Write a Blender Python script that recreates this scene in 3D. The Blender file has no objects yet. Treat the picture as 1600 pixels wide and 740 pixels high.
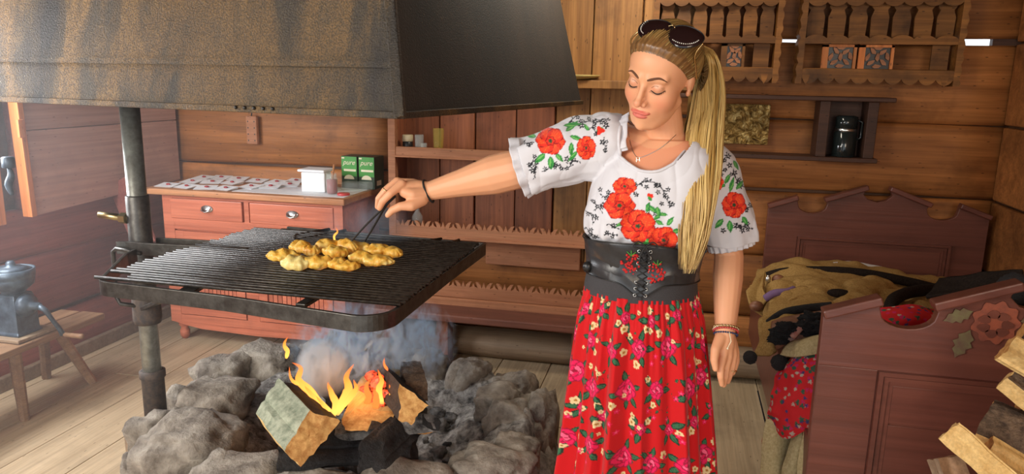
import bpy, bmesh, math, random
import numpy as np
from mathutils import Vector, Matrix, noise
from mathutils.bvhtree import BVHTree
random.seed(7); rng = np.random.default_rng(7)
sc = bpy.context.scene
# ---------------------------------------------------------------- camera
F = 1150.0; YAW = math.radians(12.5); PITCH = math.radians(12.0); ROLL = math.radians(1.2)
CAM = np.array([0.0, 0.0, 1.6])
_f = np.array([-math.sin(YAW)*math.cos(PITCH), math.cos(YAW)*math.cos(PITCH), -math.sin(PITCH)])
_r = np.cross(_f, [0, 0, 1]); _r /= np.linalg.norm(_r); _u = np.cross(_r, _f)
CR = _r*math.cos(ROLL)+_u*math.sin(ROLL); CU = _u*math.cos(ROLL)-_r*math.sin(ROLL); CF = _f
cd = bpy.data.cameras.new('camera'); cam = bpy.data.objects.new('camera', cd); sc.collection.objects.link(cam)
cd.sensor_width = 36; cd.lens = F/1600*36; cd.clip_start = 0.02
cam.matrix_world = Matrix(((CR[0], CU[0], -CF[0], 0), (CR[1], CU[1], -CF[1], 0), (CR[2], CU[2], -CF[2], 1.6), (0, 0, 0, 1)))
sc.camera = cam
# ---------------------------------------------------------------- world and light
w = bpy.data.worlds.new('sky'); sc.world = w; w.use_nodes = True
bg = w.node_tree.nodes['Background']; bg.inputs[0].default_value = (0.86, 0.93, 1.0, 1); bg.inputs[1].default_value = 1.3
def area(name, loc, target, sx, sy, power, col):
    l = bpy.data.lights.new(name, 'AREA'); l.shape = 'RECTANGLE'; l.size = sx; l.size_y = sy; l.energy = power; l.color = col
    o = bpy.data.objects.new(name, l); sc.collection.objects.link(o); o.location = loc
    d = Vector(target)-Vector(loc); o.rotation_euler = d.to_track_quat('-Z', 'Y').to_euler(); return o
area('doorway_daylight', (-2.5, -0.6, 2.05), (-0.3, 2.3, 1.0), 1.5, 1.3, 70, (1.0, 0.95, 0.86))
area('side_window_daylight', (-3.20, 2.3, 1.55), (-1.2, 2.9, 0.7), 0.8, 0.8, 40, (0.93, 0.96, 1.0))
area('back_wall_fill', (-0.35, 3.25, 2.5), (-1.6, 4.2, 0.8), 0.7, 0.5, 26, (1.0, 0.90, 0.74))  # added fill lamp to brighten the back wall; the ceiling has no opening
area('warm_fill', (1.2, -0.6, 1.9), (-0.9, 4.2, 1.0), 0.8, 0.8, 15, (1.0, 0.80, 0.58))  # added warm bounce fill from the front right, no window there
sc.view_settings.view_transform = 'Standard'; sc.view_settings.look = 'None'; sc.view_settings.gamma = 1
sc.view_settings.use_curve_mapping = False; sc.view_settings.exposure = 0.55
sc.cycles.use_denoising = True
sc.cycles.max_bounces = 8; sc.cycles.transparent_max_bounces = 24; sc.cycles.volume_bounces = 3
sc.cycles.volume_step_rate = 1.0; sc.cycles.sample_clamp_indirect = 4
# ---------------------------------------------------------------- helpers
def V(*a): return np.array(a, float)
def ray(x, y): return CR*(x-800)/F + CU*(370-y)/F + CF
def at(x, y, t): return CAM + ray(x, y)*t
def oz(x, y, z): d = ray(x, y); return CAM + d*((z-CAM[2])/d[2])
def oy(x, y, Y): d = ray(x, y); return CAM + d*(Y/d[1])
def ox(x, y, X): d = ray(x, y); return CAM + d*(X/d[0])
def pj(P):
    v = np.asarray(P)-CAM; d = v@CF; return 800+F*(v@CR)/d, 370-F*(v@CU)/d
def nz(p, s=1.0, o=0.0): return noise.noise(Vector((p[0]*s+o, p[1]*s+o*.7, p[2]*s-o*.3)))
class G:
    def __init__(s): s.v = []; s.f = []
    def add(s, vs, fs):
        b = len(s.v); s.v += [tuple(map(float, q)) for q in vs]; s.f += [tuple(b+i for i in q) for q in fs]; return s
    def box(s, x0, x1, y0, y1, z0, z1):
        return s.add([(x, y, z) for x in (x0, x1) for y in (y0, y1) for z in (z0, z1)],
                     [(0, 1, 3, 2), (4, 6, 7, 5), (0, 4, 5, 1), (2, 3, 7, 6), (0, 2, 6, 4), (1, 5, 7, 3)])
    def bar(s, p, q, w, h, up=(0, 0, 1)):      # rectangular bar from p to q
        p, q, up = map(lambda a: np.array(a, float), (p, q, up)); d = q-p; d /= np.linalg.norm(d)
        a = np.cross(d, up); a /= np.linalg.norm(a); b = np.cross(a, d)
        vs = [e+a*i*w/2+b*j*h/2 for e in (p, q) for i, j in ((-1, -1), (1, -1), (1, 1), (-1, 1))]
        return s.add(vs, [(3, 2, 1, 0), (4, 5, 6, 7), (0, 1, 5, 4), (1, 2, 6, 5), (2, 3, 7, 6), (3, 0, 4, 7)])
    def loft(s, rings, caps=True, closed=True):
        n = len(rings[0]); vs = [q for r in rings for q in r]; fs = []
        for i in range(len(rings)-1):
            for j in range(n if closed else n-1):
                k = (j+1) % n; fs.append((i*n+j, i*n+k, (i+1)*n+k, (i+1)*n+j))
        if caps: fs += [tuple(range(n))[::-1], tuple(range((len(rings)-1)*n, len(rings)*n))]
        return s.add(vs, fs)
    def tube(s, path, r, n=8, caps=True):
        P = [np.array(p, float) for p in path]; m = len(P); rs = r if hasattr(r, '__len__') else [r]*m
        d0 = P[1]-P[0]; ref = np.array([0, 0, 1.]) if abs(d0[2]) < .9*np.linalg.norm(d0) else np.array([1., 0, 0]); rings = []
        for i in range(m):
            d = P[min(i+1, m-1)]-P[max(i-1, 0)]; d /= (np.linalg.norm(d)+1e-9)
            a = np.cross(d, ref); a /= (np.linalg.norm(a)+1e-9); b = np.cross(a, d); ref = b
            rings.append([P[i]+rs[i]*(math.cos(t)*a+math.sin(t)*b) for t in [2*math.pi*k/n for k in range(n)]])
        return s.loft(rings, caps)
    def ell(s, c, r, nu=16, nv=10, M=None):
        M = np.eye(3) if M is None else M; rings = []
        for i in range(nv+1):
            t = math.pi*(i/nv)*.998+.003; rings.append([np.array(c)+M@np.array([r[0]*math.sin(t)*math.cos(a), r[1]*math.sin(t)*math.sin(a), -r[2]*math.cos(t)]) for a in [2*math.pi*k/nu for k in range(nu)]])
        return s.loft(rings)
    def rev(s, c, prof, n=24, M=None, caps=True):      # profile [(r, z)]
        M = np.eye(3) if M is None else M
        return s.loft([[np.array(c)+M@np.array([r*math.cos(a), r*math.sin(a), z]) for a in [2*math.pi*k/n for k in range(n)]] for r, z in prof], caps)
    def poly(s, pts, o, ax, ay, th):            # extruded outline; th is a vector
        o, ax, ay, th = [np.array(a, float) for a in (o, ax, ay, th)]; n = len(pts)
        a = [o+ax*x+ay*y for x, y in pts]; b = [q+th for q in a]
        return s.add(a+b, [tuple(range(n)), tuple(range(2*n-1, n-1, -1))]+[(i, n+i, n+(i+1) % n, (i+1) % n) for i in range(n)])
WL = {}
def mesh(name, g, sm=False):
    vs, fs = (g.v, g.f) if isinstance(g, G) else g
    a = np.array(vs, float); lo, hi = a.min(0), a.max(0); c = (lo+hi)/2; me = bpy.data.meshes.new(name)
    me.from_pydata([tuple(q) for q in (a-c)], [], fs)
    bm = bmesh.new(); bm.from_mesh(me); bmesh.ops.recalc_face_normals(bm, faces=bm.faces); bm.to_mesh(me); bm.free()
    if sm: me.polygons.foreach_set('use_smooth', [True]*len(me.polygons))
    return me, c
def link(o): sc.collection.objects.link(o); return o
def tagp(o, label=None, cat=None, group=None, kind=None):
    for k, v in (('label', label), ('category', cat), ('group', group), ('kind', kind)):
        if v: o[k] = v
    return o
def thing(name, label, cat, loc, group=None, kind=None):
    o = link(bpy.data.objects.new(name, None)); o.location = [float(q) for q in loc]; o.empty_display_size = .05; WL[o.name] = np.array(loc, float)
    return tagp(o, label, cat, group, kind)
def part(name, g, m, parent=None, sm=False, bev=0, label=None, cat=None, group=None, kind=None, sub=0, auto=None):
    me, c = mesh(name, g, sm or auto is not None)
    for mm in (m if isinstance(m, (list, tuple)) else [m]): me.materials.append(mm)
    o = link(bpy.data.objects.new(name, me)); WL[o.name] = c
    pl = WL[parent.name] if parent is not None else np.zeros(3)
    if parent is not None: o.parent = parent
    o.location = [float(q) for q in (c-pl)]
    if bev: b = o.modifiers.new('b', 'BEVEL'); b.width = bev; b.segments = 2; b.limit_method = 'ANGLE'; b.angle_limit = .6
    if sub: b = o.modifiers.new('s', 'SUBSURF'); b.levels = sub; b.render_levels = sub
    return tagp(o, label, cat, group, kind)
def dup(o, loc, rotz=0, label=None):
    c = o.copy(); link(c); c.location = loc; c.rotation_euler = (0, 0, rotz)
    if label: c['label'] = label
    for ch in o.children:
        d = ch.copy(); link(d); d.parent = c
        for g2 in ch.children: e = g2.copy(); link(e); e.parent = d
    return c
def sst(a, b, x): t = np.clip((x-a)/(b-a), 0, 1); return t*t*(3-2*t)
def cr(P, m):     # Catmull-Rom resample of control rows to m samples
    P = np.array(P, float); n = len(P)
    if n == 2: return np.array([P[0]+(P[1]-P[0])*i/(m-1) for i in range(m)])
    out = []
    for i in range(m):
        t = i/(m-1)*(n-1); k = min(int(t), n-2); u = t-k
        p0 = P[max(k-1, 0)]; p1 = P[k]; p2 = P[k+1]; p3 = P[min(k+2, n-1)]
        out.append(.5*((2*p1)+(-p0+p2)*u+(2*p0-5*p1+4*p2-p3)*u*u+(-p0+3*p1-3*p2+p3)*u**3))
    return np.array(out)
def patch(ctrl, nu=40, nv=30, th=.008, wr=.006, fr=14, seed=0, st=(1, 1, 1)):   # cloth through a grid of control points
    rows = [cr(r, nu) for r in ctrl]; S = np.stack([cr([r[j] for r in rows], nv) for j in range(nu)], 1)
    du = np.gradient(S, axis=1); dv = np.gradient(S, axis=0); N = np.cross(du, dv); N /= (np.linalg.norm(N, axis=2, keepdims=True)+1e-9)
    D = np.array([[nz(S[i, j]*np.array(st), fr, seed)+.5*nz(S[i, j]*np.array(st), fr*2.3, seed+5) for j in range(nu)] for i in range(nv)])
    S = S+N*(D*wr)[..., None]; g = G(); m = nu*nv; T = S-N*th
    q = [(i*nu+j, i*nu+j+1, (i+1)*nu+j+1, (i+1)*nu+j) for i in range(nv-1) for j in range(nu-1)]
    fs = q+[tuple(m+k for k in f[::-1]) for f in q]
    e = [i*nu for i in range(nv)]; e2 = [i*nu+nu-1 for i in range(nv)]
    for L in (e, e2[::-1], list(range(nu))[::-1], [(nv-1)*nu+j for j in range(nu)]):
        fs += [(L[i], L[i+1], L[i+1]+m, L[i]+m) for i in range(len(L)-1)]
    return g.add(list(S.reshape(-1, 3))+list(T.reshape(-1, 3)), fs)
# ---------------------------------------------------------------- materials
def nm(name):
    m = bpy.data.materials.new(name); m.use_nodes = True; nt = m.node_tree; return m, nt, nt.nodes['Principled BSDF']
def nd(nt, t, **kw):
    n = nt.nodes.new(t)
    for k, v in kw.items(): setattr(n, k, v)
    return n
def ramp(nt, inp, stops):
    r = nt.nodes.new('ShaderNodeValToRGB'); nt.links.new(inp, r.inputs[0]); e = r.color_ramp.elements
    while len(e) < len(stops): e.new(.5)
    for i, (p, c) in enumerate(stops): e[i].position = p; e[i].color = tuple(c)+((1,) if len(c) == 3 else ())
    return r.outputs[0]
def coords(nt, sc3, rnd=True):
    g = nd(nt, 'ShaderNodeNewGeometry'); src = g.outputs['Position']
    if rnd:
        oi = nd(nt, 'ShaderNodeObjectInfo'); mu = nd(nt, 'ShaderNodeMath', operation='MULTIPLY'); mu.inputs[1].default_value = 37.7
        nt.links.new(oi.outputs['Random'], mu.inputs[0]); ad = nd(nt, 'ShaderNodeVectorMath', operation='ADD')
        nt.links.new(src, ad.inputs[0]); nt.links.new(mu.outputs[0], ad.inputs[1]); src = ad.outputs[0]
    mp = nd(nt, 'ShaderNodeVectorMath', operation='MULTIPLY'); mp.inputs[1].default_value = sc3; nt.links.new(src, mp.inputs[0]); return mp.outputs[0]
def nse(nt, vec, s=1, det=5, rough=.55, dist=0):
    n = nd(nt, 'ShaderNodeTexNoise'); n.inputs['Scale'].default_value = s; n.inputs['Detail'].default_value = det
    n.inputs['Roughness'].default_value = rough; n.inputs['Distortion'].default_value = dist; nt.links.new(vec, n.inputs['Vector']); return n.outputs[0]
def mixc(nt, f, a, b, mode='MIX'):
    m = nd(nt, 'ShaderNodeMix', data_type='RGBA', blend_type=mode)
    for k, v in ((0, f), (6, a), (7, b)):
        if isinstance(v, (int, float)): m.inputs[k].default_value = v
        elif isinstance(v, tuple): m.inputs[k].default_value = v if len(v) == 4 else v+(1,)
        else: nt.links.new(v, m.inputs[k])
    return m.outputs[2]
def bump(nt, p, h, st=.3, dist=.01):
    b = nd(nt, 'ShaderNodeBump'); b.inputs['Strength'].default_value = st; b.inputs['Distance'].default_value = dist
    nt.links.new(h, b.inputs['Height']); nt.links.new(b.outputs[0], p.inputs['Normal'])
def wood(name, c1, c2, axis='x', freq=30, rough=.55, dark=(.06, .03, .015), dirt=.35, var=.25, spec=.3, bs=.25, knots=True):
    m, nt, p = nm(name); k = 'xyz'.index(axis); s3 = [freq]*3; s3[k] = freq*.06
    v = coords(nt, s3); n1 = nse(nt, v, 1, 6, .6, .6); c = ramp(nt, n1, [(.3, c1), (.7, c2)])
    s4 = [freq*5]*3; s4[k] = freq*.15; n2 = nse(nt, coords(nt, s4), 1, 3)
    c = mixc(nt, .35, c, ramp(nt, n2, [(.35, (.35, .35, .35)), (.65, (1, 1, 1))]), 'MULTIPLY')
    n3 = nse(nt, coords(nt, [2.2]*3), 1, 5, .65); c = mixc(nt, ramp(nt, n3, [(.5, (0, 0, 0)), (.75, (dirt,)*3)]), c, dark)
    if knots:
        s5 = [9]*3; s5[k] = 2.6; vo = nd(nt, 'ShaderNodeTexVoronoi'); nt.links.new(coords(nt, s5), vo.inputs['Vector'])
        c = mixc(nt, ramp(nt, vo.outputs['Distance'], [(.06, (.8, .8, .8)), (.13, (0, 0, 0))]), c, dark)
    oi = nd(nt, 'ShaderNodeObjectInfo'); c = mixc(nt, 1.0, c, ramp(nt, oi.outputs['Random'], [(0, (1-var,)*3), (1, (1+var*.6,)*3)]), 'MULTIPLY')
    nt.links.new(c, p.inputs['Base Color']); p.inputs['Roughness'].default_value = rough; p.inputs['Specular IOR Level'].default_value = spec
    bump(nt, p, n2, bs, .004); return m
def plain(name, col, rough=.5, metal=0, ns=None, c2=None, bs=.2, ss=8, spec=.5, bd=.004, det=6):
    m, nt, p = nm(name); p.inputs['Roughness'].default_value = rough; p.inputs['Metallic'].default_value = metal; p.inputs['Specular IOR Level'].default_value = spec
    s = ns or ss; v = coords(nt, [s]*3, False); n = nse(nt, v, 1, det, .65); c2 = c2 or tuple(q*.75 for q in col)
    nt.links.new(ramp(nt, n, [(.35, c2), (.65, col)]), p.inputs['Base Color']); bump(nt, p, n, bs, bd); return m
def attrmat(name, rough=.8, sheen=0, weave=900, bs=.1, spec=.3, sss=0):
    m, nt, p = nm(name); a = nd(nt, 'ShaderNodeAttribute', attribute_name='col'); nt.links.new(a.outputs['Color'], p.inputs['Base Color'])
    p.inputs['Roughness'].default_value = rough; p.inputs['Specular IOR Level'].default_value = spec
    if sheen: p.inputs['Sheen Weight'].default_value = sheen
    if sss: p.inputs['Subsurface Weight'].default_value = sss; p.inputs['Subsurface Radius'].default_value = (.012, .004, .002); p.inputs['Subsurface Scale'].default_value = .6
    n = nse(nt, coords(nt, [weave]*3, False), 1, 2); bump(nt, p, n, bs, .001); return m
def glass(name, col, rough=.05):
    m, nt, p = nm(name); p.inputs['Base Color'].default_value = col+(1,); p.inputs['Roughness'].default_value = rough
    tr_ = nd(nt, 'ShaderNodeBsdfTransparent'); tr_.inputs[0].default_value = tuple(q**.3 for q in col)+(1,); mx = nd(nt, 'ShaderNodeMixShader'); mx.inputs[0].default_value = .12; nt.links.new(tr_.outputs[0], mx.inputs[1]); nt.links.new(p.outputs[0], mx.inputs[2]); nt.links.new(mx.outputs[0], nt.nodes['Material Output'].inputs['Surface']); return m
def srgb(r, g, b): return tuple((q/255/12.92 if q <= 10 else ((q/255+.055)/1.055)**2.4) for q in (r, g, b))
S = srgb
M = dict(
 wall=wood('wall_wood', S(146, 90, 46), S(198, 128, 70), 'x', 18, dark=S(60, 34, 18), dirt=.75),
 wallv=wood('upright_board_wood', S(134, 90, 46), S(182, 130, 74), 'z', 20, dark=S(50, 32, 18), dirt=.7),
 wallleft=wood('red_brown_wall_wood', S(134, 72, 64), S(166, 96, 84), 'y', 18, dark=S(76, 46, 46), dirt=.5),
 shutter=wood('faded_mauve_board', S(176, 138, 128), S(200, 160, 148), 'y', 9, dark=S(110, 84, 82), dirt=.4, bs=.1),
 orange=wood('bright_orange_wood', S(206, 118, 60), S(232, 150, 88), 'z', 20),
 floor=wood('floorboard_wood', S(178, 154, 122), S(206, 182, 148), 'y', 16, rough=.5, dark=S(96, 80, 62), dirt=.4, var=.12),
 ceil=wood('ceiling_wood', S(80, 52, 34), S(110, 74, 48), 'x', 16),
 dresser=wood('salmon_painted_wood', S(184, 98, 70), S(216, 126, 94), 'x', 14, rough=.4, dark=S(110, 50, 36), dirt=.5, var=.08, spec=.5, knots=False),
 dtop=wood('worn_top_wood', S(176, 116, 78), S(206, 146, 100), 'x', 22, rough=.45, var=.05),
 rack=wood('plate_rack_wood', S(160, 104, 72), S(186, 128, 92), 'x', 24, dark=S(80, 48, 34), var=.1),
 rackv=wood('plate_rack_upright_wood', S(116, 68, 46), S(158, 96, 64), 'z', 18, dark=S(56, 32, 22), dirt=.7),
 spoon=wood('carved_rack_wood', S(112, 70, 30), S(164, 108, 52), 'x', 22, dark=S(36, 22, 12), dirt=.85),
 darkwood=wood('dark_shelf_wood', S(66, 42, 32), S(90, 58, 42), 'x', 24, dark=S(26, 16, 12)),
 bed=wood('oxblood_painted_wood', S(108, 61, 50), S(116, 67, 54), 'x', 9, rough=.35, dark=S(60, 32, 26), dirt=.5, var=.05, spec=.5, knots=False),
 benchw=wood('dull_bench_wood', S(112, 70, 58), S(140, 88, 70), 'x', 20, dark=S(60, 38, 32)),
 stool=wood('stool_wood', S(132, 96, 70), S(170, 132, 98), 'y', 30, dark=S(70, 46, 34)),
 beam=wood('grey_old_log_wood', S(134, 110, 88), S(168, 146, 120), 'x', 16, dark=S(84, 60, 46)),
 logwood=wood('fresh_split_wood', S(206, 164, 98), S(238, 204, 140), 'y', 36, rough=.7, dark=S(170, 116, 58), dirt=.4, knots=False),
 logend=plain('sawn_end_wood', S(220, 172, 104), .75, ns=60, c2=S(180, 122, 62), bs=.5),
 bark=plain('brown_scaly_bark', S(128, 104, 82), .9, ns=55, c2=S(70, 54, 42), bs=1, bd=.02),
 greybark=plain('grey_green_bark', S(168, 170, 146), .85, ns=34, c2=S(112, 120, 98), bs=1, bd=.006),
 char=plain('charred_wood', (.018, .016, .016), .8, ns=40, c2=(.006, .005, .005), bs=1, bd=.01),
 iron=plain('dark_iron', (.10, .095, .085), .42, .75, ns=30, c2=(.045, .04, .036), bs=.3),
 rodiron=plain('grill_rod_iron', (.07, .062, .055), .38, .7, ns=60, c2=(.02, .018, .016), bs=.4),
 pole=plain('post_steel', (.36, .37, .33), .36, .7, ns=26, c2=(.20, .20, .175), bs=.15),
 rust=plain('rusty_iron', (.12, .085, .065), .75, .3, ns=50, c2=(.05, .045, .045), bs=.6),
 stone=plain('ash_dusted_stone', S(172, 162, 148), .95, ns=13, c2=S(104, 94, 84), bs=1, bd=.03, det=12),
 ash=plain('grey_ash', S(138, 134, 130), 1, ns=30, c2=S(48, 46, 46), bs=1, bd=.03, det=9),
 brass=plain('brass', (.55, .42, .2), .3, 1), silver=plain('silvery_metal', (.7, .7, .68), .3, 1),
 gold=plain('gold_wire', (.85, .62, .3), .25, 1), crystal=plain('crystal_chain', (.95, .9, .8), .15, .6),
 mill=plain('blue_grey_cast_iron', S(84, 98, 110), .4, .3, ns=20, c2=S(50, 60, 72), bs=.2),
 white=plain('white_paper', (.82, .83, .84), .7, ns=20, c2=(.72, .73, .76)), foam=plain('white_foam', (.85, .87, .87), .8, ns=40, c2=(.8, .8, .8)),
 jam=plain('red_jam', (.32, .01, .015), .15), redlid=plain('red_lid', (.6, .06, .06), .3),
 green=plain('green_carton', S(62, 150, 52), .5, c2=S(50, 132, 44)), darkgreen=plain('dark_green_carton', S(34, 58, 34), .5), cream=plain('cream_print', S(236, 226, 196), .6, c2=S(226, 214, 180)),
 black=plain('black', (.012, .012, .012), .35), rubber=plain('black_cord', (.015, .015, .016), .7),
 glass=glass('clear_glass', (.9, .95, .93)), amber=glass('yellow_glass', (.85, .75, .3)),
 bone=plain('pale_lid', S(210, 196, 160), .5), wool=plain('brown_wool', S(176, 142, 88), .95, ns=160, c2=S(140, 108, 60), bs=.6, spec=.1),
 woolb=plain('black_felt_trim', S(46, 38, 32), .95, ns=160, c2=S(28, 22, 20), bs=.6, spec=.1), woolc=plain('cream_wool', S(204, 186, 140), .95, ns=120, c2=S(176, 156, 110), bs=.5, spec=.1),
 purple=plain('purple_cloth', S(120, 92, 130), .9), leather=plain('brown_leather', S(136, 92, 66), .45, ns=40, c2=S(110, 66, 44)), fur=plain('black_fur', (.012, .011, .012), .9, ns=160, bs=1, bd=.01),
 pinkorange=plain('orange_red_bead', S(190, 70, 44), .5), pink=plain('striped_pink_cloth', S(190, 150, 130), .9, ns=40, c2=S(160, 90, 80)),
 corset=plain('black_leatherette', (.03, .03, .032), .32, ns=60, c2=(.022, .022, .024), bs=.15), belt=plain('charcoal_elastic', S(60, 58, 60), .8, ns=300, c2=S(52, 50, 52), bs=.4),
 red_emb=plain('red_rose_thread', S(214, 40, 34), .7, ns=200, c2=S(160, 14, 20), bs=.8), green_emb=plain('green_thread', S(80, 150, 60), .7, ns=200, bs=.8),
 lens=plain('dark_sunglass_lens', (.02, .008, .008), .06), foil=None, paintleaf=plain('faded_green_paint', S(104, 96, 62), .5, ns=30, c2=S(96, 70, 54)), paintflower=plain('faded_orange_paint', S(150, 78, 54), .5, ns=30, c2=S(118, 64, 50)),
 pompom=plain('dark_pompom', S(40, 36, 36), .95, ns=150, bs=1, bd=.01), chrome=plain('dark_chrome', (.02, .025, .025), .12, .2), smokedglass=plain('dark_glossy_vessel', (.015, .02, .02), .1),
)
def foilmat():
    m, nt, p = nm('embossed_brassy_foil'); n = nse(nt, coords(nt, [26]*3, False), 1, 4, .6, 1.5)
    nt.links.new(ramp(nt, n, [(.3, S(70, 50, 24)), (.5, S(150, 118, 60)), (.7, S(216, 192, 130))]), p.inputs['Base Color']); p.inputs['Metallic'].default_value = .7; p.inputs['Roughness'].default_value = .35; bump(nt, p, n, 1, .02); return m
M['foil'] = foilmat()
def hoodmat():
    m, nt, p = nm('sooty_sheet_metal'); v = coords(nt, [3.4, 3.4, .55], False); n = nse(nt, v, 1, 6, .6, .4)
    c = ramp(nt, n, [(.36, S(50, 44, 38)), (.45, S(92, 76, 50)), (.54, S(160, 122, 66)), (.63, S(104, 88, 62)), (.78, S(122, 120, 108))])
    f = nse(nt, coords(nt, [210]*3, False), 1, 3, .6); c = mixc(nt, ramp(nt, f, [(.40, (.7,)*3), (.62, (0, 0, 0))]), c, (.012, .01, .009))
    f2 = nse(nt, coords(nt, [240]*3, False), 1, 2, .5); c = mixc(nt, ramp(nt, f2, [(.72, (0, 0, 0)), (.76, (.8,)*3)]), c, S(210, 196, 160))
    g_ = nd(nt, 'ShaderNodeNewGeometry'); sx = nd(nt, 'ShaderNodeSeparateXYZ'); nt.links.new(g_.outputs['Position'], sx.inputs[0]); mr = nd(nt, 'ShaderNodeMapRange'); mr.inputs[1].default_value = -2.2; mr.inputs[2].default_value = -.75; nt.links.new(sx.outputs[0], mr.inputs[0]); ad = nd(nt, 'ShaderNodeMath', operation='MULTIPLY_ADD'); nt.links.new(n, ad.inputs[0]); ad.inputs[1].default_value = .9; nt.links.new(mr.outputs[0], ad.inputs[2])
    c = mixc(nt, ramp(nt, ad.outputs[0], [(.62, (0, 0, 0)), (1.0, (.55,)*3)]), c, (.016, .013, .010)); c = mixc(nt, ramp(nt, ad.outputs[0], [(.30, (.5,)*3), (.42, (0, 0, 0))]), c, S(128, 128, 118))  # soot darkens the right; grey left end is dust plus painted-in window glare
    nt.links.new(c, p.inputs['Base Color']); p.inputs['Roughness'].default_value = .5; p.inputs['Metallic'].default_value = .25; bump(nt, p, f, .7, .006); return m
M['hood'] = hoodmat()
def hoodside():
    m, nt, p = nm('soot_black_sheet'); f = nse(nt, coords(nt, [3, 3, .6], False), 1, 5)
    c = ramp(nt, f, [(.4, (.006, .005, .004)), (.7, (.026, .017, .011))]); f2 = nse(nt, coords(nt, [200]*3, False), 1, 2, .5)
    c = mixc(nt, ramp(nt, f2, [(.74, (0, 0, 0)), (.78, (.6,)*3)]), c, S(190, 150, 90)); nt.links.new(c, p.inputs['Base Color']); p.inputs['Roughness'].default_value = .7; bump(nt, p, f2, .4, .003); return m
M['hoodside'] = hoodside()
def emis(name, col, st):
    m, nt, p = nm(name); p.inputs['Base Color'].default_value = (.1, .02, .01, 1); n = nse(nt, coords(nt, [60]*3, False), 1, 4)
    nt.links.new(ramp(nt, n, [(.4, (0, 0, 0)), (.6, col)]), p.inputs['Emission Color']); p.inputs['Emission Strength'].default_value = st; return m
M['ember'] = emis('glowing_ember', (1, .07, .02), 1.6)
# raster canvas for prints and embroidery
class Canvas:
    def __init__(s, x0, y0, x1, y1, k, col): s.x0, s.y0, s.k = x0, y0, k; s.h = int((y1-y0)*k); s.w = int((x1-x0)*k); s.a = np.ones((s.h, s.w, 3))*np.array(col)
    def poly(s, pts, col, al=1):
        P = (np.array(pts, float)-[s.x0, s.y0])*s.k; lo = np.maximum(np.floor(P.min(0)).astype(int), 0); hi = np.minimum(np.ceil(P.max(0)).astype(int)+1, [s.w, s.h])
        if (hi <= lo).any(): return
        X, Y = np.meshgrid(np.arange(lo[0], hi[0])+.5, np.arange(lo[1], hi[1])+.5); ins = np.zeros(X.shape, bool); n = len(P)
        for i in range(n):
            (ax, ay), (bx, by) = P[i], P[(i+1) % n]
            if ay == by: continue
            ins ^= ((ay > Y) != (by > Y)) & (X < (bx-ax)*(Y-ay)/(by-ay)+ax)
        r = s.a[lo[1]:hi[1], lo[0]:hi[0]]; r[ins] = r[ins]*(1-al)+np.array(col)*al
    def line(s, pts, wd, col, n=None):
        P = cr(pts, n or 8*len(pts)) if len(pts) > 2 else np.array(pts, float); d = np.gradient(P, axis=0); d /= (np.linalg.norm(d, axis=1, keepdims=True)+1e-9)
        nn = np.stack([-d[:, 1], d[:, 0]], 1); m = len(P); ww = (wd*np.sin(np.linspace(.35, math.pi-.35, m)))[:, None]/2
        s.poly(np.concatenate([P+nn*ww, (P-nn*ww)[::-1]]), col)
    def blob(s, c, r, col, lobes=0, amp=.15, ph=0, sx=1, n=32, al=1, jit=0):
        t = np.linspace(0, 2*math.pi, n, endpoint=False); R = r*(1+amp*np.cos(lobes*t+ph)+jit*rng.normal(0, 1, n)); s.poly(np.stack([c[0]+R*np.cos(t)*sx, c[1]+R*np.sin(t)], 1), col, al)
    def leaf(s, c, ang, L, wd, col, vein=None):
        t = np.linspace(0, 1, 9); w2 = np.sin(math.pi*t**.8)*wd/2; ca, sa = math.cos(ang), math.sin(ang)
        P = [(x*L, y) for x, y in zip(t, w2)]+[(x*L, -y) for x, y in zip(t[::-1], w2[::-1])]
        s.poly([(c[0]+x*ca-y*sa, c[1]+x*sa+y*ca) for x, y in P], col)
        if vein is not None: s.line([c, (c[0]+ca*L*.9, c[1]+sa*L*.9)], wd*.16, vein)
    def sample(s, X, Y):
        i = np.clip(((Y-s.y0)*s.k).astype(int), 0, s.h-1); j = np.clip(((X-s.x0)*s.k).astype(int), 0, s.w-1); return s.a[i, j]
def setcol(o, cols):
    me = o.data; a = me.color_attributes.new('col', 'FLOAT_COLOR', 'POINT'); b = np.ones((len(me.vertices), 4), np.float32); b[:, :3] = cols; a.data.foreach_set('color', b.ravel())
def wverts(o):
    a = np.empty(len(o.data.vertices)*3); o.data.vertices.foreach_get('co', a); return a.reshape(-1, 3)+WL[o.name]
# ================================================================ SETTING
LX, RX, BY, CZ = -3.28, 1.66, 4.30, 2.55
st = dict(kind='structure')
floor = part('floor', G().box(LX-.1, RX+.1, -1.6, BY+.1, -.08, -.03), M['beam'], **st)
x = .509-.285*14
xs = []
while x < RX: xs.append(x); x += .285
for i, x0 in enumerate(xs):
    cuts = [-1.6, 1.2+((i*7) % 5)*.25, BY] if i % 2 else [-1.6, 2.6+((i*3) % 4)*.3, BY]
    for a, b in zip(cuts, cuts[1:]):
        x1 = min(x0+.281, RX)
        if x1 > LX: part('floorboard', G().box(max(x0, LX), x1, a+.003, b-.003, -.03, rng.uniform(-.0015, 0)), M['floor'], floor, bev=.003)
wb = part('wall_back', G().box(LX, RX, BY+.05, BY+.12, -.08, 1.78).box(LX, RX, BY+.05, BY+.12, 1.9, CZ), M['ceil'], **st)
rows = [0, .28, .654, 1.03, 1.42, 1.835, 2.2, CZ]
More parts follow.
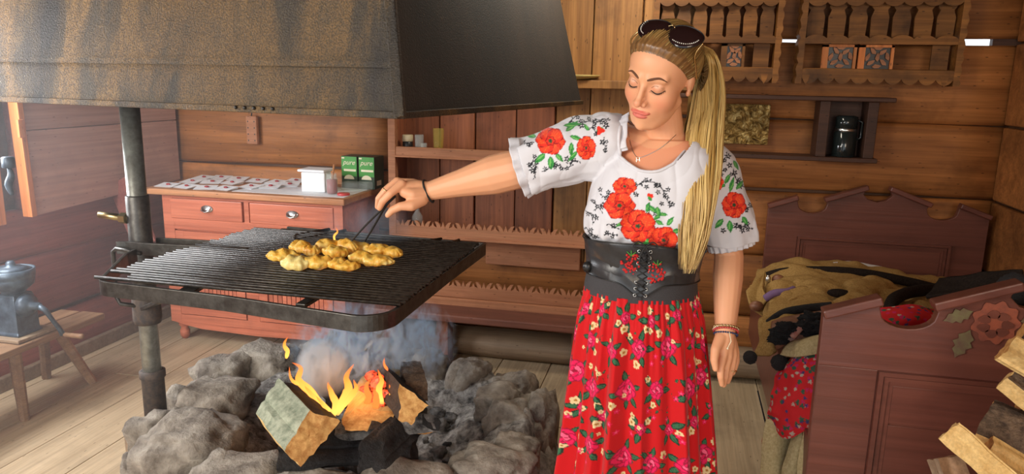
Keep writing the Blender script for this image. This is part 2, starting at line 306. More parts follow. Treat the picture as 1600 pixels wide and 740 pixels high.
for i in range(7):
    zb, zt = rows[i]+.006, rows[i+1]-.006
    if i == 5: zb += .012
    for a, b in zip([LX, -1.75+.2*(i % 3), RX][:-1], [LX, -1.75+.2*(i % 3), RX][1:]):
        g = G(); n = 14; rings = []
        for k in range(n+1):      # hewn log face, slightly wavy
            X = a+.003+(b-a-.006)*k/n; wz = .006*math.sin(X*2.1+i*2); wy = .012*nz((X, i, 0), 1.3)
            rings.append([(X, BY+.06, zb+wz), (X, BY+.012+wy, zb+wz), (X, BY-.002+wy, zb+wz+.02), (X, BY+.004+wy, zt+wz-.02), (X, BY+.016+wy, zt+wz), (X, BY+.06, zt+wz)])
        part('log_plank', g.loft(rings), M['wall'], wb, auto=1)
# chinking strips that fill the joint except at the two daylight slits
g = G()
for a, b in ((LX, .44), (.60, 1.27), (1.53, RX)): g.box(a, b, BY+.02, BY+.06, 1.81, 1.87)
part('chinking', g, M['darkwood'], wb)
# upright boards on the back wall between hood and carved racks
ub = [(-1.62, -1.40, 0), (-1.40, -1.18, .01), (-1.18, -.93, 0), (-.93, -.70, .012), (-.70, -.50, 0), (-.50, -.23, .03), (-.23, -.14, .012), (-.14, .10, 0)]
for a, b, d in ub:
    top = CZ if a > -.75 else 1.60
    part('upright_board', G().box(a+.004, b-.004, BY-.045-d, BY-.004, .55 if a < -.2 else 1.62, top), M['wallv'] if a > -.75 else M['rackv'], wb, bev=.004)
wl = part('wall_left', G().box(LX-.12, LX-.05, BY, BY+.2, -.08, CZ).box(LX-.12, LX-.05, 3.1, BY, 0, CZ).box(LX-.12, LX-.05, -1.6, 2.0, 0, CZ).box(LX-.12, LX-.05, 2.0, 3.1, 0, .9).box(LX-.12, LX-.05, 2.0, 3.1, 1.75, CZ).box(LX-.12, LX-.05, 2.96, 3.1, .9, 1.75), M['ceil'], **st)
for i, (a, b) in enumerate([(0, .30), (.30, .635), (.635, .9), (.9, 1.75), (1.75, 2.1), (2.1, CZ)]):
    for y0, y1 in ([(-1.6, .6), (.6, BY)] if i != 3 else [(-1.6, 2.0), (3.1, BY)]):
        g = G(); rings = []
        for k in range(15):
            Y = y0+.003+(y1-y0-.006)*k/14; wz = .012*math.sin(Y*1.7+i*2); wx = .012*nz((Y, i, 7), 1.3); tz = .045*(Y-3.0)*(i in (1, 2))*(Y > .6)*0
            rings.append([(LX-.06, Y, a+.006+wz), (LX-.012+wx, Y, a+.006+wz), (LX+wx, Y, a+.03+wz), (LX-.002+wx, Y, b-.03+wz), (LX-.014+wx, Y, b-.006+wz), (LX-.06, Y, b-.006+wz)])
        part('log_plank', g.loft(rings), M['wallleft'], wl, auto=1)
part('baseboard_left', G().box(LX-.005, LX+.03, .2, BY, 0, .075), M['beam'], bev=.006, **st)
wr_ = part('wall_right', G().box(RX, RX+.1, -1.6, BY+.1, 0, CZ), M['ceil'], **st)
for i in range(7): part('log_plank', G().box(RX-.03, RX-.001, .4, BY, rows[i]+.006, rows[i+1]-.006), M['wall'], wr_, bev=.01)
part('ceiling', G().box(LX-.1, RX+.1, -1.6, BY+.1, CZ, CZ+.08), M['ceil'], **st)
win = part('window_1', G().box(LX-.06, LX+.02, 1.94, 2.0, .84, 1.81).box(LX-.06, LX+.02, 2.94, 2.985, .84, 1.81).box(LX-.06, LX+.02, 2.0, 2.94, .84, .9).box(LX-.06, LX+.02, 2.0, 2.94, 1.75, 1.81), M['orange'], bev=.005, **st)
part('window_bar', G().box(LX-.04, LX, 2.52, 2.56, .9, 1.75).box(LX-.04, LX, 2.0, 2.94, 1.30, 1.33), M['orange'], win, bev=.003)
part('pane', G().box(LX-.032, LX-.028, 2.0, 2.94, .9, 1.75), M['glass'], win)
# open board shutter on the left wall
sh = thing('wall_shutter', 'big faded mauve-brown board with an orange lit edge on the left wall', 'shutter', (LX+.03, 3.7, .87))
part('board', G().poly([(3.12, .865), (4.27, .91), (4.27, 1.30), (3.10, 1.30)], (LX+.02, 0, 0), (0, 1, 0), (0, 0, 1), (.045, 0, 0)), M['shutter'], sh, bev=.004)
part('board', G().poly([(3.10, 1.304), (4.27, 1.304), (4.27, 1.75), (3.085, 1.75)], (LX+.02, 0, 0), (0, 1, 0), (0, 0, 1), (.045, 0, 0)), M['shutter'], sh, bev=.004)
part('edge_strip', G().poly([(3.085, .862), (3.118, .864), (3.10, 1.75), (3.066, 1.75)], (LX+.015, 0, 0), (0, 1, 0), (0, 0, 1), (.058, 0, 0)), M['orange'], sh, bev=.003)
part('hinge', G().box(LX+.07, LX+.085, 3.055, 3.09, 1.27, 1.36), M['orange'], sh, bev=.003)
# old grey log lying along the foot of the back wall
g = G(); rings = []
for k in range(25):
    X = -1.72+k*.13; r = .085+.008*nz((X, 3, 3), 3)
    rings.append([(X, 4.05+r*1.3*math.cos(t)+.02*math.sin(X*2), .085+.01*math.sin(X*1.3)+r*math.sin(t)*(1+.1*nz((X, math.cos(t), math.sin(t)), 4))) for t in [2*math.pi*j/16 for j in range(16)]])
part('foundation_log', g.loft(rings), M['beam'], None, sm=True, label='weathered grey log lying on the floor along the foot of the back wall', cat='log')
# ================================================================ HOOD
HC = V(-.69, 1.775, 1.5); ax = V(math.cos(math.radians(-8.5)), math.sin(math.radians(-8.5)), 0); ay = V(-ax[1], ax[0], 0); az = V(0, 0, 1)
hd = thing('chimney_hood', 'large sooty sheet metal chimney hood hanging over the fire pit', 'hood', HC-ax*.95+ay*.82+az*.0)
HW, HD, HH = 2.0, 1.66, 1.02
def H(a, b, z, e=0): i = .20*max(z-.0, 0); return HC+ax*(-a)+ay*b+az*z    # a to the left, b to the back
def hp(a, b, z):   # point on the sloped shell: a,b in 0..1
    k = .20*z; return HC-ax*(k+(HW-2*k)*a)+ay*(k+(HD-2*k)*b)+az*z
def slab(name, c4, m, nn, th=.006, n=30):
    g = G(); c4 = [np.array(c) for c in c4]; N = np.cross(c4[1]-c4[0], c4[3]-c4[0]); N /= np.linalg.norm(N); vs = []; 
    for s_ in (0, -th):
        for i in range(n+1):
            for j in range(n+1):
                u, v = j/n, i/n; p = (c4[0]*(1-u)+c4[1]*u)*(1-v)+(c4[3]*(1-u)+c4[2]*u)*v
                vs.append(p+N*(s_+.006*nz(p, 2.2)))
    q = [(i*(n+1)+j, i*(n+1)+j+1, (i+1)*(n+1)+j+1, (i+1)*(n+1)+j) for i in range(n) for j in range(n)]; m_ = (n+1)**2
    L = list(range(n+1)); fs = q+[tuple(m_+k for k in f[::-1]) for f in q]
    for E_ in ([j for j in L][::-1], [n*(n+1)+j for j in L], [i*(n+1) for i in L], [i*(n+1)+n for i in L][::-1]): fs += [(E_[i], E_[i+1], E_[i+1]+m_, E_[i]+m_) for i in range(n)]
    return part(name, g.add(vs, fs), m, hd, sm=False, auto=None)
z1 = .0
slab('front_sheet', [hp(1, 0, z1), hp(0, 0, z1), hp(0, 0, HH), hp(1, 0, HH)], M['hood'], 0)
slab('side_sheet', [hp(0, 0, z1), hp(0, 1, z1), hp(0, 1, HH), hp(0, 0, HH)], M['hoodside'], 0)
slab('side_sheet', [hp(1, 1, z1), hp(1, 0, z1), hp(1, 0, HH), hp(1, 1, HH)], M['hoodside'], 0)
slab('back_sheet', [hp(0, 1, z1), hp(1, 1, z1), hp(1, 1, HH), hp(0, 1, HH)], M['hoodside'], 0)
o_ = V(0, 0, 0)
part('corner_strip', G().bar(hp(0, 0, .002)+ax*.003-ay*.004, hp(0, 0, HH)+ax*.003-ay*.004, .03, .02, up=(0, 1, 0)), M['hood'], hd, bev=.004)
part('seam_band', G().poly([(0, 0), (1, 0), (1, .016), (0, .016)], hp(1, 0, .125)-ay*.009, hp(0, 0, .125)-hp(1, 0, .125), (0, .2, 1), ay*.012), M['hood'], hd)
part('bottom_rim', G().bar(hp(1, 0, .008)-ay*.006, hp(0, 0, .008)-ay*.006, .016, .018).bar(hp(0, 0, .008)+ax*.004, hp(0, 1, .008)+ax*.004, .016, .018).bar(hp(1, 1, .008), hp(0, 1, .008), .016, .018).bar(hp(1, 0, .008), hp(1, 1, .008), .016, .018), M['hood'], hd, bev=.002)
for k in range(5): q = hp(.19+.012*k*1.3, 0, .012)-ay*.017; part('rivet', G().ell(q, (.005, .005, .005), 8, 6), M['black'], hd, sm=True)
# ================================================================ POST
PX, PY = -1.885, 2.26
po = thing('iron_post', 'tall round steel post rising from the fire pit edge to the hood', 'post', (PX, PY, .0))
part('pole', G().rev((PX, PY, 0), [(.033, 0.02), (.033, 1.6)], 28), M['pole'], po, auto=1)
part('collar', G().rev((PX, PY, 0), [(.040, .12), (.040, .47), (.046, .475), (.046, .5), (.036, .503)], 28), M['rust'], po, auto=1)
part('footplate', G().box(PX-.09, PX+.09, PY-.09, PY+.09, 0, .02), M['rust'], po, bev=.003)
# ================================================================ GRILL
GZ = 1.0
gr = thing('swivel_grill', 'square black iron barbecue grate clamped to the steel post above the fire', 'grill', (PX, PY, .72))
part('sleeve', G().rev((PX, PY, 0), [(.037, .70), (.040, .705), (.040, 1.165), (.037, 1.17)], 28), M['iron'], gr, auto=1)
part('weld_ring', G().rev((PX, PY, 0), [(.046, .69), (.05, .71), (.048, .80), (.041, .81)], 28), M['rust'], gr, auto=1)
def strap(path, hgt, th, closed=False):      # flat bar standing on edge along a path in plan
    g = G(); P = [np.array(p, float) for p in path]; rings = []
    for i, p in enumerate(P):
        d = P[min(i+1, len(P)-1)]-P[max(i-1, 0)]; d[2] = 0; d /= np.linalg.norm(d); nn = V(-d[1], d[0], 0)
        rings.append([p+nn*th/2, p-nn*th/2, p-nn*th/2+V(0, 0, hgt), p+nn*th/2+V(0, 0, hgt)])
    return g.loft(rings)
def arc(c, r, a0, a1, n=8): return [(c[0]+r*math.cos(math.radians(a0+(a1-a0)*i/n)), c[1]+r*math.sin(math.radians(a0+(a1-a0)*i/n)), c[2]) for i in range(n+1)]
fz = GZ-.045
front = [(-1.82, 2.15, fz)]+[(-1.80, 2.08, fz)]+arc((-1.59, 1.845, fz), .075, 195, 262)+[(-1.2, 1.745, fz)]+arc((-.79, 1.77, fz), .085, 268, 358, 10)+[(-.70, 2.2, fz)]+[(-.685, 2.615, fz)]
part('frame_bar', strap(front, .045, .012), M['iron'], gr, bev=.002)
part('frame_bar', strap([(-.69, 2.62, fz), (-1.1, 2.64, fz), (-1.53, 2.67, fz)], .045, .012), M['iron'], gr, bev=.002)
part('support_bar', G().bar((-1.345, 1.76, GZ-.014), (-1.53, 2.67, GZ-.014), .05, .012), M['iron'], gr, bev=.002)
part('support_bar', G().bar((-.98, 1.76, GZ-.016), (-1.0, 2.65, GZ-.016), .03, .012), M['iron'], gr, bev=.002)
part('arm_bar', strap([(-1.93, 2.19, fz+.01), (-1.9, 2.205, fz+.01), (-1.80, 2.205, fz+.01), (-1.44, 2.24, fz+.01)], .045, .012), M['iron'], gr, bev=.002)
part('arm_bar', strap([(-1.86, 2.31, fz+.02), (-1.45, 2.34, fz+.02)], .03, .012), M['iron'], gr, bev=.002)
part('brace', G().bar((-1.86, 2.22, .76), (-1.40, 2.02, .975), .035, .014), M['iron'], gr, bev=.002)
part('handle', G().tube([(-1.80, 2.15, .985), (-1.93, 2.19, .985), (-1.955, 2.20, .97), (-1.96, 2.20, .80), (-1.945, 2.2, .775), (-1.89, 2.22, .765)], .008, 8), M['iron'], gr, auto=1)
part('spacer_loop', G().tube([(-1.34, 2.66, GZ+.002), (-1.40, 2.5, GZ+.004), (-1.36, 2.42, GZ+.004), (-1.32, 2.5, GZ+.004), (-1.27, 2.66, GZ+.002)], .007, 8), M['iron'], gr, auto=1)
part('spacer_loop', G().tube([(-.86, 2.63, GZ+.002), (-.92, 2.52, GZ+.004), (-.87, 2.49, GZ+.004), (-.80, 2.56, GZ+.004), (-.79, 2.63, GZ+.002)], .006, 8), M['iron'], gr, auto=1)
screw = part('clamp_screw', G().tube([(PX-.03, PY-.02, 1.085), (PX-.075, PY-.035, 1.092), (PX-.125, PY-.05, 1.10)], [.011, .013, .012], 12), M['brass'], gr, auto=1)
part('screw_nut', G().rev((PX-.042, PY-.025, 1.087), [(.02, -.012), (.02, .012)], 6, np.array([[0, 0, 1.], [0, 1, 0], [-1, 0, 0]])), M['brass'], screw)
NR = 33; rodmesh = None
for k in range(NR):
    y = 1.785+k*.0243; xl = -1.665+.05*(k/NR)+rng.uniform(-.012, .012)+(.10 if k in (1, 2) else 0); xr = -.695+rng.uniform(-.004, .004)
    g = G().tube([(xl, y, GZ+.006), ((xl+xr)/2, y+rng.uniform(-.002, .002), GZ+.006+rng.uniform(-.002, .001)), (xr, y, GZ+.006)], .0058, 6)
    part('rod', g, M['rodiron'], gr, auto=1)
# ================================================================ CHEESES
def cheesemat():
    m, nt, p = nm('grilled_smoked_cheese'); n = nse(nt, coords(nt, [34]*3), 1, 5, .7); oi = nd(nt, 'ShaderNodeObjectInfo')
    c = ramp(nt, n, [(.26, S(140, 78, 22)), (.38, S(226, 158, 50)), (.55, S(246, 202, 96)), (.72, S(252, 230, 156))])
    nt.links.new(mixc(nt, ramp(nt, oi.outputs['Random'], [(0, (0, 0, 0)), (1, (.25,)*3)]), c, S(232, 156, 44)), p.inputs['Base Color'])
    p.inputs['Roughness'].default_value = .38; p.inputs['Subsurface Weight'].default_value = .15; p.inputs['Subsurface Radius'].default_value = (.01, .006, .002); bump(nt, p, n, .6, .006); return m
M['cheese'] = cheesemat(); M['palecheese'] = plain('pale_soft_cheese', S(250, 232, 160), .4, ns=40, c2=S(232, 200, 110), bs=.6, bd=.006)
def cheese(px, py, L, W, hh, yaw, tilt, seed, mat, label, lift=0):
    c = oz(px, py, GZ+.012+hh*.5+lift); R3 = np.array(Matrix.Rotation(yaw, 3, 'Z') @ Matrix.Rotation(tilt, 3, 'X')); g = G(); vs = []; rings = []
    nu, nv = 48, 22
    for i in range(nv+1):
        t = math.pi*(i/nv)*.996+.006; ring = []
        for k in range(nu):
            a = 2*math.pi*k/nu; d = V(math.sin(t)*math.cos(a), math.sin(t)*math.sin(a), -math.cos(t))
            taper = 1-.28*d[0]**2; fr = 1+.07*math.sin(13*a+seed)*max(0, math.sin(t))**6
            q = V(d[0]*L/2*fr, d[1]*W/2*taper*fr, (abs(d[2])**.8*np.sign(d[2]))*hh/2)
            q += d*(.004*nz(q, 60, seed)+.006*nz(q, 26, seed+3)); 
            if d[2] > .2: q[2] += .004*math.cos(d[0]*9+seed)*(1-abs(d[1]))
            ring.append(c+R3@q)
        rings.append(ring)
    part('grilled_cheese', g.loft(rings), mat, None, sm=True, label=label, cat='cheese', group='smoked cheeses on the grill')
CH = [(443, 399, .10, .055, .035, .5, .3, 0, 'leftmost golden grilled cheese on the grate, pointing left'),
 (463, 410, .095, .07, .04, .3, .2, 1, 'pale yellow plump cheese at the front left of the grilled heap'),
 (497, 410, .095, .062, .038, .3, .2, 0, 'golden cheese just right of the pale one in the front row'),
 (469, 386, .085, .065, .038, -.4, .2, 0, 'crinkly cheese at the back left, behind the pale one'),
 (487, 391, .06, .05, .036, .2, .1, 0, 'small knobbly cheese between the back left ones'),
 (512, 384, .10, .06, .04, .7, .3, 0, 'browned cheese at the back, left of the tong tip'),
 (524, 393, .085, .06, .042, .1, .1, 0, 'bumpy cheese in the middle of the heap, below the tong tip'),
 (543, 385, .11, .055, .05, -.6, .3, 0, 'tall ridged cheese that the tong tip touches'),
 (560, 386, .10, .05, .038, -.3, .2, 0, 'cheese just right of the tong tip in the back row'),
 (526, 411, .07, .05, .036, .3, .1, 0, 'narrow cheese between the front row pieces'),
 (541, 414, .085, .06, .03, .1, .1, 0, 'split golden cheese at the middle of the front row'),
 (565, 402, .085, .055, .038, .3, .2, 0, 'cheese at the centre right of the heap, behind the front row'),
 (591, 407, .105, .062, .034, .1, .1, 0, 'smooth oval cheese at the right end of the front row'),
 (592, 391, .105, .06, .04, -.1, .2, 0, 'crusted cheese at the back right of the heap'),
 (613, 394, .09, .055, .036, -.5, .1, 0, 'rightmost golden cheese on the grate')]
for i, c in enumerate(CH): cheese(*c[:7], i*3.7, M['palecheese'] if c[7] else M['cheese'], c[8])
# ================================================================ FIRE PIT
PC = V(-1.06, 2.42, 0)
pit = thing('fire_pit', 'round open fire pit of rough ash-covered stones on the plank floor', 'fire pit', PC)
def ashbed():
    m, nt, p = nm('ash_and_charcoal'); n = nse(nt, coords(nt, [26]*3, False), 1, 9, .7); c = ramp(nt, n, [(.33, S(62, 58, 56)), (.48, S(140, 134, 128)), (.66, S(200, 194, 186))])
    g_ = nd(nt, 'ShaderNodeNewGeometry'); d = nd(nt, 'ShaderNodeVectorMath', operation='DISTANCE'); d.inputs[1].default_value = (-1.08, 2.18, .25); nt.links.new(g_.outputs['Position'], d.inputs[0])
    n2 = nse(nt, coords(nt, [7]*3, False), 1, 5); ad = nd(nt, 'ShaderNodeMath', operation='MULTIPLY_ADD'); nt.links.new(n2, ad.inputs[0]); ad.inputs[1].default_value = .5; nt.links.new(d.outputs['Value'], ad.inputs[2])
    c = mixc(nt, ramp(nt, ad.outputs[0], [(.44, (.95,)*3), (.60, (0, 0, 0))]), c, (.012, .011, .011)); nt.links.new(c, p.inputs['Base Color']); p.inputs['Roughness'].default_value = 1; bump(nt, p, n, 1, .03); return m
M['ashbed'] = ashbed()
def stone(c, r, seed, name='stone', m=None, sm=True, n=3, lump=.3):
    bm = bmesh.new(); bmesh.ops.create_icosphere(bm, subdivisions=n, radius=1); g = G(); vs = []
    for v in bm.verts:
        d = np.array(v.co); k = 1+lump*nz(d, 1.2, seed)+.16*nz(d, 2.6, seed+9)+.09*nz(d, 5, seed+2)+.05*nz(d, 11, seed+4)+.03*nz(d, 23, seed+4)
        d = np.sign(d)*np.abs(d)**.72; vs.append(np.array(c)+d*k*np.array(r))
    g.add(vs, [[v.index for v in f.verts] for f in bm.faces]); bm.free()
    return part(name, g, m or M['stone'], pit, sm=sm)
# rim stones measured on the photograph: (px, py, z of middle, rx, ry, rz)
RS = [(420, 577, .34, .15, .12, .11), (350, 597, .32, .12, .12, .11), (338, 632, .36, .13, .12, .09), (287, 650, .22, .07, .08, .12), (248, 693, .28, .10, .10, .12), (300, 715, .30, .17, .13, .14),
 (505, 562, .30, .12, .10, .09), (603, 566, .32, .12, .09, .10), (672, 576, .33, .09, .09, .08), (735, 594, .33, .09, .08, .09), (800, 625, .26, .10, .10, .12), (778, 632, .36, .09, .08, .07),
 (795, 660, .34, .08, .08, .08), (838, 690, .22, .08, .14, .20), (805, 712, .34, .09, .10, .07), (765, 735, .36, .14, .10, .07), (640, 770, .34, .16, .10, .08), (500, 790, .33, .17, .11, .09), (370, 770, .30, .17, .12, .11), (232, 735, .16, .07, .08, .12), (560, 575, .22, .1, .09, .1), (455, 585, .2, .1, .1, .1)]
for i, (px, py, z, a, b, c) in enumerate(RS): stone(oz(px, py, z), (a, b, c), i*5.3, n=4)
for i in range(26):      # lower courses of the ring
    t = 2*math.pi*i/26; stone((PC[0]+.58*math.cos(t), PC[1]+.60*math.sin(t), .12), (.13, .12, .16), 40+i*3.1, n=3)
g = G(); rings = []
for i in range(40):
    r = .64*i/39; ring = []
    for k in range(90):
        t = 2*math.pi*k/90; X, Y = PC[0]+r*1.0*math.cos(t), PC[1]+r*math.sin(t); z = .22+.14*sst(.26, .55, r)-.10*sst(.58, .64, r)+.05*nz((X, Y, 0), 5)+.03*nz((X, Y, 1), 14)+.016*nz((X, Y, 2), 38)
        ring.append((X, Y, z))
    rings.append(ring)
part('ash_bed', g.loft(rings, caps=False), M['ashbed'], pit, sm=True, kind='stuff')
for i in range(150):
    t = rng.uniform(0, 6.28); r = .55*math.sqrt(rng.uniform(.1, 1)); q = (PC[0]+r*math.cos(t), PC[1]+r*math.sin(t), .24+.13*sst(.34, .64, r)); s_ = rng.uniform(.012, .035)
    stone(q, (s_, s_*.8, s_*.7), 200+i, 'cinder', M['ash'] if i % 3 else M['char'], n=2, lump=.8)
part('wooden_stave', G().poly([(0, 0), (.10, 0), (.11, .20), (.085, .26), (.04, .235), (.02, .29), (-.01, .28)], oz(200, 738, .10)-V(0, 0, .10), V(.85, -.5, 0), (0, 0, 1), (.02, .035, 0)), M['beam'], None, bev=.005, label='pale upright split wood stave against the left foot of the fire pit', cat='firewood')
# ================================================================ FIRE LOGS
def split_log(name, end, vec, me, ms, label, cat='log', sides=None, nl=14, rough=.004, jag=.01, group=None, seed=0):
    # end: outline (world points) of the cut face, vec: vector to the other end; sides: material index per outline edge
    E_ = [np.array(e, float) for e in end]; ne = len(E_); P = []; sid = []; m_ = max(4, 40//ne)
    for i in range(ne):
        for k in range(m_): u = k/m_; P.append(E_[i]*(1-u)+E_[(i+1) % ne]*u); sid.append(sides[i] if sides else 1)
    C_ = sum(E_)/ne; vec = np.array(vec, float); vn = vec/np.linalg.norm(vec); vs = []; fs = []; mi = []; n = len(P)
    gro = []
    for p in P: d = p-C_; d /= np.linalg.norm(d)+1e-9; gro.append(d*(rough*1.3*nz(p-vn*(p@vn), 75, seed)+rough*.8*nz(p-vn*(p@vn), 28, seed+1)))
    for j in range(nl+1):
        u = j/nl
        for p, g_ in zip(P, gro):
            q = p+vec*u; q = q+(q-C_-vec*u)*(.10*nz(p*2+vec*u*2, 3.0, seed)-.02*abs(u-.5))+g_*(1+.8*nz(q, 9, seed)); q += V(*[rough*.5*nz(q, 22, seed+k*7) for k in range(3)])
            if j in (0, nl): q += vn*jag*(.7*nz(q, 18, seed)+.5*nz(q, 60, seed))
            vs.append(q)
    for j in range(nl):
        for k in range(n): fs.append((j*n+k, j*n+(k+1) % n, (j+1)*n+(k+1) % n, (j+1)*n+k)); mi.append(sid[k])
    for j, o2 in ((0, 0), (nl, nl*n)):
        c = sum(vs[o2:o2+n])/n; prev = o2
        for s2 in (.86, .72, .58, .44, .3, .16):
            b = len(vs)
            for k in range(n): q = c+(P[k]+(vec if j else 0)-c)*s2; vs.append(q+vn*jag*(.7*nz(q, 18, seed)+.5*nz(q, 60, seed)))
            for k in range(n): k2 = (k+1) % n; fs.append((prev+k, prev+k2, b+k2, b+k)); mi.append(0)
            prev = b
        vs.append(c)
        for k in range(n): fs.append((prev+k, prev+(k+1) % n, len(vs)-1)); mi.append(0)
    o = part(name, (vs, fs), [me]+list(ms), None, label=label, cat=cat, group=group, auto=1)
    o.data.polygons.foreach_set('material_index', mi); b = o.modifiers.new('e', 'EDGE_SPLIT'); b.split_angle = .6; return o
def px4(L): return [at(*q) for q in L]
P0 = at(436, 589, 2.42); P1 = at(484, 638, 2.22)
split_log('firewood_log', px4([(484, 638, 2.22), (531, 658, 2.25), (471, 731, 2.14), (444, 704, 2.13)]), (P0-P1)*1.0, M['logend'], [M['greybark'], M['logwood'], M['char']],
          'big split log with grey-green bark leaning on the front left rim of the fire pit', sides=[3, 2, 2, 1], rough=.005, seed=1)
split_log('firewood_log', px4([(560, 556, 2.72), (575, 575, 2.7), (560, 630, 2.62), (515, 640, 2.6), (492, 600, 2.62)]), V(-.02, .20, -.02), M['char'], [M['char'], M['logwood']],
          'blackened log with a pale top edge at the back of the fire', sides=[1, 1, 1, 1, 2], rough=.01, seed=2)
split_log('firewood_log', px4([(533, 655, 2.30), (556, 638, 2.36), (614, 642, 2.38), (616, 660, 2.34), (575, 673, 2.27), (540, 670, 2.27)]), V(-.05, .26, .03), M['logend'], [M['logwood'], M['char']],
          'yellow split log lying in the middle of the fire with a pale splintered left end', sides=[1, 1, 2, 2, 1, 1], rough=.007, seed=3)
split_log('firewood_log', px4([(625, 600, 2.36), (668, 632, 2.32), (642, 662, 2.27), (624, 652, 2.28)]), at(575, 560, 2.62)-at(622, 610, 2.33), M['logend'], [M['char']],
          'charred log with a bright yellow cut end at the right of the fire', sides=[1, 1, 1, 1], rough=.008, seed=4)
split_log('firewood_log', px4([(634, 595, 2.46), (668, 594, 2.48), (671, 628, 2.44), (636, 632, 2.42)]), V(-.08, .16, .0), M['bark'], [M['bark']],
          'short brown block behind the yellow-ended log at the right of the fire', sides=[1]*4, seed=5)
split_log('firewood_log', px4([(640, 664, 2.36), (678, 660, 2.38), (678, 676, 2.36), (650, 678, 2.34)]), V(-.14, .10, .0), M['logend'], [M['char']], 'low charred stick with a tan end beside the right log of the fire', sides=[1]*4, seed=6)
split_log('firewood_stick', px4([(500, 552, 2.66), (516, 556, 2.66), (516, 562, 2.64), (500, 560, 2.64)]), at(522, 518, 2.7)-at(506, 556, 2.65), M['beam'], [M['beam']], 'small pale grey stick sticking up behind the fire', 'stick', sides=[1]*4, seed=7, nl=6)
split_log('charred_log', px4([(440, 672, 2.3), (452, 668, 2.36), (448, 735, 2.28), (430, 730, 2.22)]), at(650, 668, 2.42)-at(446, 680, 2.3), M['char'], [M['char']], 'long black charcoal log lying across the front of the ash', sides=[1]*4, rough=.014, seed=8)
split_log('charred_log', px4([(560, 690, 2.2), (600, 686, 2.24), (600, 730, 2.16), (560, 738, 2.14)]), at(650, 640, 2.45)-at(580, 700, 2.2), M['char'], [M['char']], 'short black charcoal log pointing at the viewer in the fire pit front', sides=[1]*4, rough=.014, seed=9)
split_log('charred_log', px4([(525, 660, 2.34), (550, 672, 2.32), (545, 690, 2.3), (520, 680, 2.3)]), V(.26, .1, .02), M['char'], [M['ash']], 'burnt ashen log under the yellow split log', sides=[1]*4, rough=.01, seed=10)
for i, (px, py, t, s_) in enumerate([(575, 612, 2.48, .03), (592, 600, 2.46, .028), (585, 626, 2.44, .032), (603, 618, 2.44, .026), (598, 634, 2.42, .026), (566, 628, 2.46, .024), (612, 630, 2.42, .02), (600, 658, 2.36, .012), (580, 588, 2.5, .02)]):
    bm = bmesh.new(); bmesh.ops.create_icosphere(bm, subdivisions=2, radius=1); c = at(px, py, t)
    vs = [c+np.array(v.co)*s_*(1+.35*nz(np.array(v.co), 2, i*9)) for v in bm.verts]; fs = [[v.index for v in f.verts] for f in bm.faces]; bm.free()
    part('ember', (vs, fs), M['ember'], None, label='glowing red ember in the heart of the fire', cat='ember', group='embers between the burning logs')
split_log('wood_chip', px4([(588, 685, 2.25), (602, 684, 2.26), (602, 692, 2.25), (588, 692, 2.24)]), V(.0, .03, .0), M['logend'], [M['logend']], 'small yellow wood chip on the black charcoal', 'wood chip', sides=[1]*4, nl=3)
# ================================================================ DRESSER
D0, D1, DY, DZ = -2.95, -1.80, 3.74, .94
dr = thing('dresser', 'salmon-pink painted wooden dresser with two drawers and two slatted doors', 'dresser', ((D0+D1)/2, 3.98, 0))
DB = 4.26
part('body', G().box(D0+.001, D1-.001, DY+.021, DB, .121, .904), M['dresser'], dr, bev=.004)
part('worktop', G().box(D0-.10, D1+.03, DY-.04, DB, .905, DZ), M['dtop'], dr, bev=.006)
part('face_frame', G().box(D0+.07, D1-.07, DY+.001, DY+.022, .70, .765).box(D0, D0+.07, DY, DY+.022, .12, .905).box(D1-.07, D1, DY, DY+.022, .12, .905).box(-2.415, -2.385, DY+.002, DY+.022, .765, .885).box(D0+.07, D1-.07, DY+.001, DY+.022, .885, .905).box(-2.43, -2.35, DY+.002, DY+.022, .17, .7).box(D0+.07, D1-.07, DY+.001, DY+.022, .12, .17), M['dresser'], dr)
for a, b in ((D0+.055, -2.425), (-2.375, D1-.055)):
    d_ = part('drawer', G().box(a, b, DY-.006, DY+.02, .765, .883), M['dresser'], dr, bev=.004)
    c = (a+b)/2+.01; y = DY-.01
    part('drawer_pull', G().rev((c, y, .832), [(.0, -.002), (.038, -.001), (.04, .003), (.03, .006)], 20, np.array([[1, 0, 0], [0, 0, 1.], [0, -.55, 0]])*1.0).tube([(c-.028, y-.004, .838), (c-.026, y-.018, .824), (c, y-.022, .815), (c+.026, y-.018, .824), (c+.028, y-.004, .838)], .0035, 6), M['silver'], d_, auto=1)
for a, b in ((D0+.075, -2.435), (-2.345, D1-.075)):
    d_ = part('door', G().box(a+.002, b-.002, DY+.013, DY+.02, .177, .688).box(a, a+.055, DY-.004, DY+.0155, .175, .69).box(b-.055, b, DY-.004, DY+.0155, .175, .69).box(a+.001, b-.001, DY-.0035, DY+.014, .176, .235).box(a+.001, b-.001, DY-.0035, DY+.014, .64, .689).box(a, b, DY-.0035, DY+.0145, .39, .44), M['dresser'], dr)
    n = 12
    for k in range(n):
        u0 = a+.06+(b-a-.12)*k/n; part('slat', G().box(u0+.002, u0+(b-a-.12)/n-.002, DY+.002, DY+.012, .237, .388), M['dresser'], d_, bev=.0015)
for x in (D0+.05, D1-.05):
    for y in (DY+.05, DB-.05): part('foot', G().rev((x, y, 0), [(.018, 0), (.028, .02), (.03, .05), (.02, .07), (.034, .09), (.034, .12)], 14), M['dresser'], dr, auto=1)
part('apron', G().poly([(0, .12), (.1, .10), (.2, .085), (.575, .075), (.95, .085), (1.05, .10), (1.15, .1195)], (D0, DY+.005, 0), (1, 0, 0), (0, 0, 1), (0, .012, 0)), M['dresser'], dr)
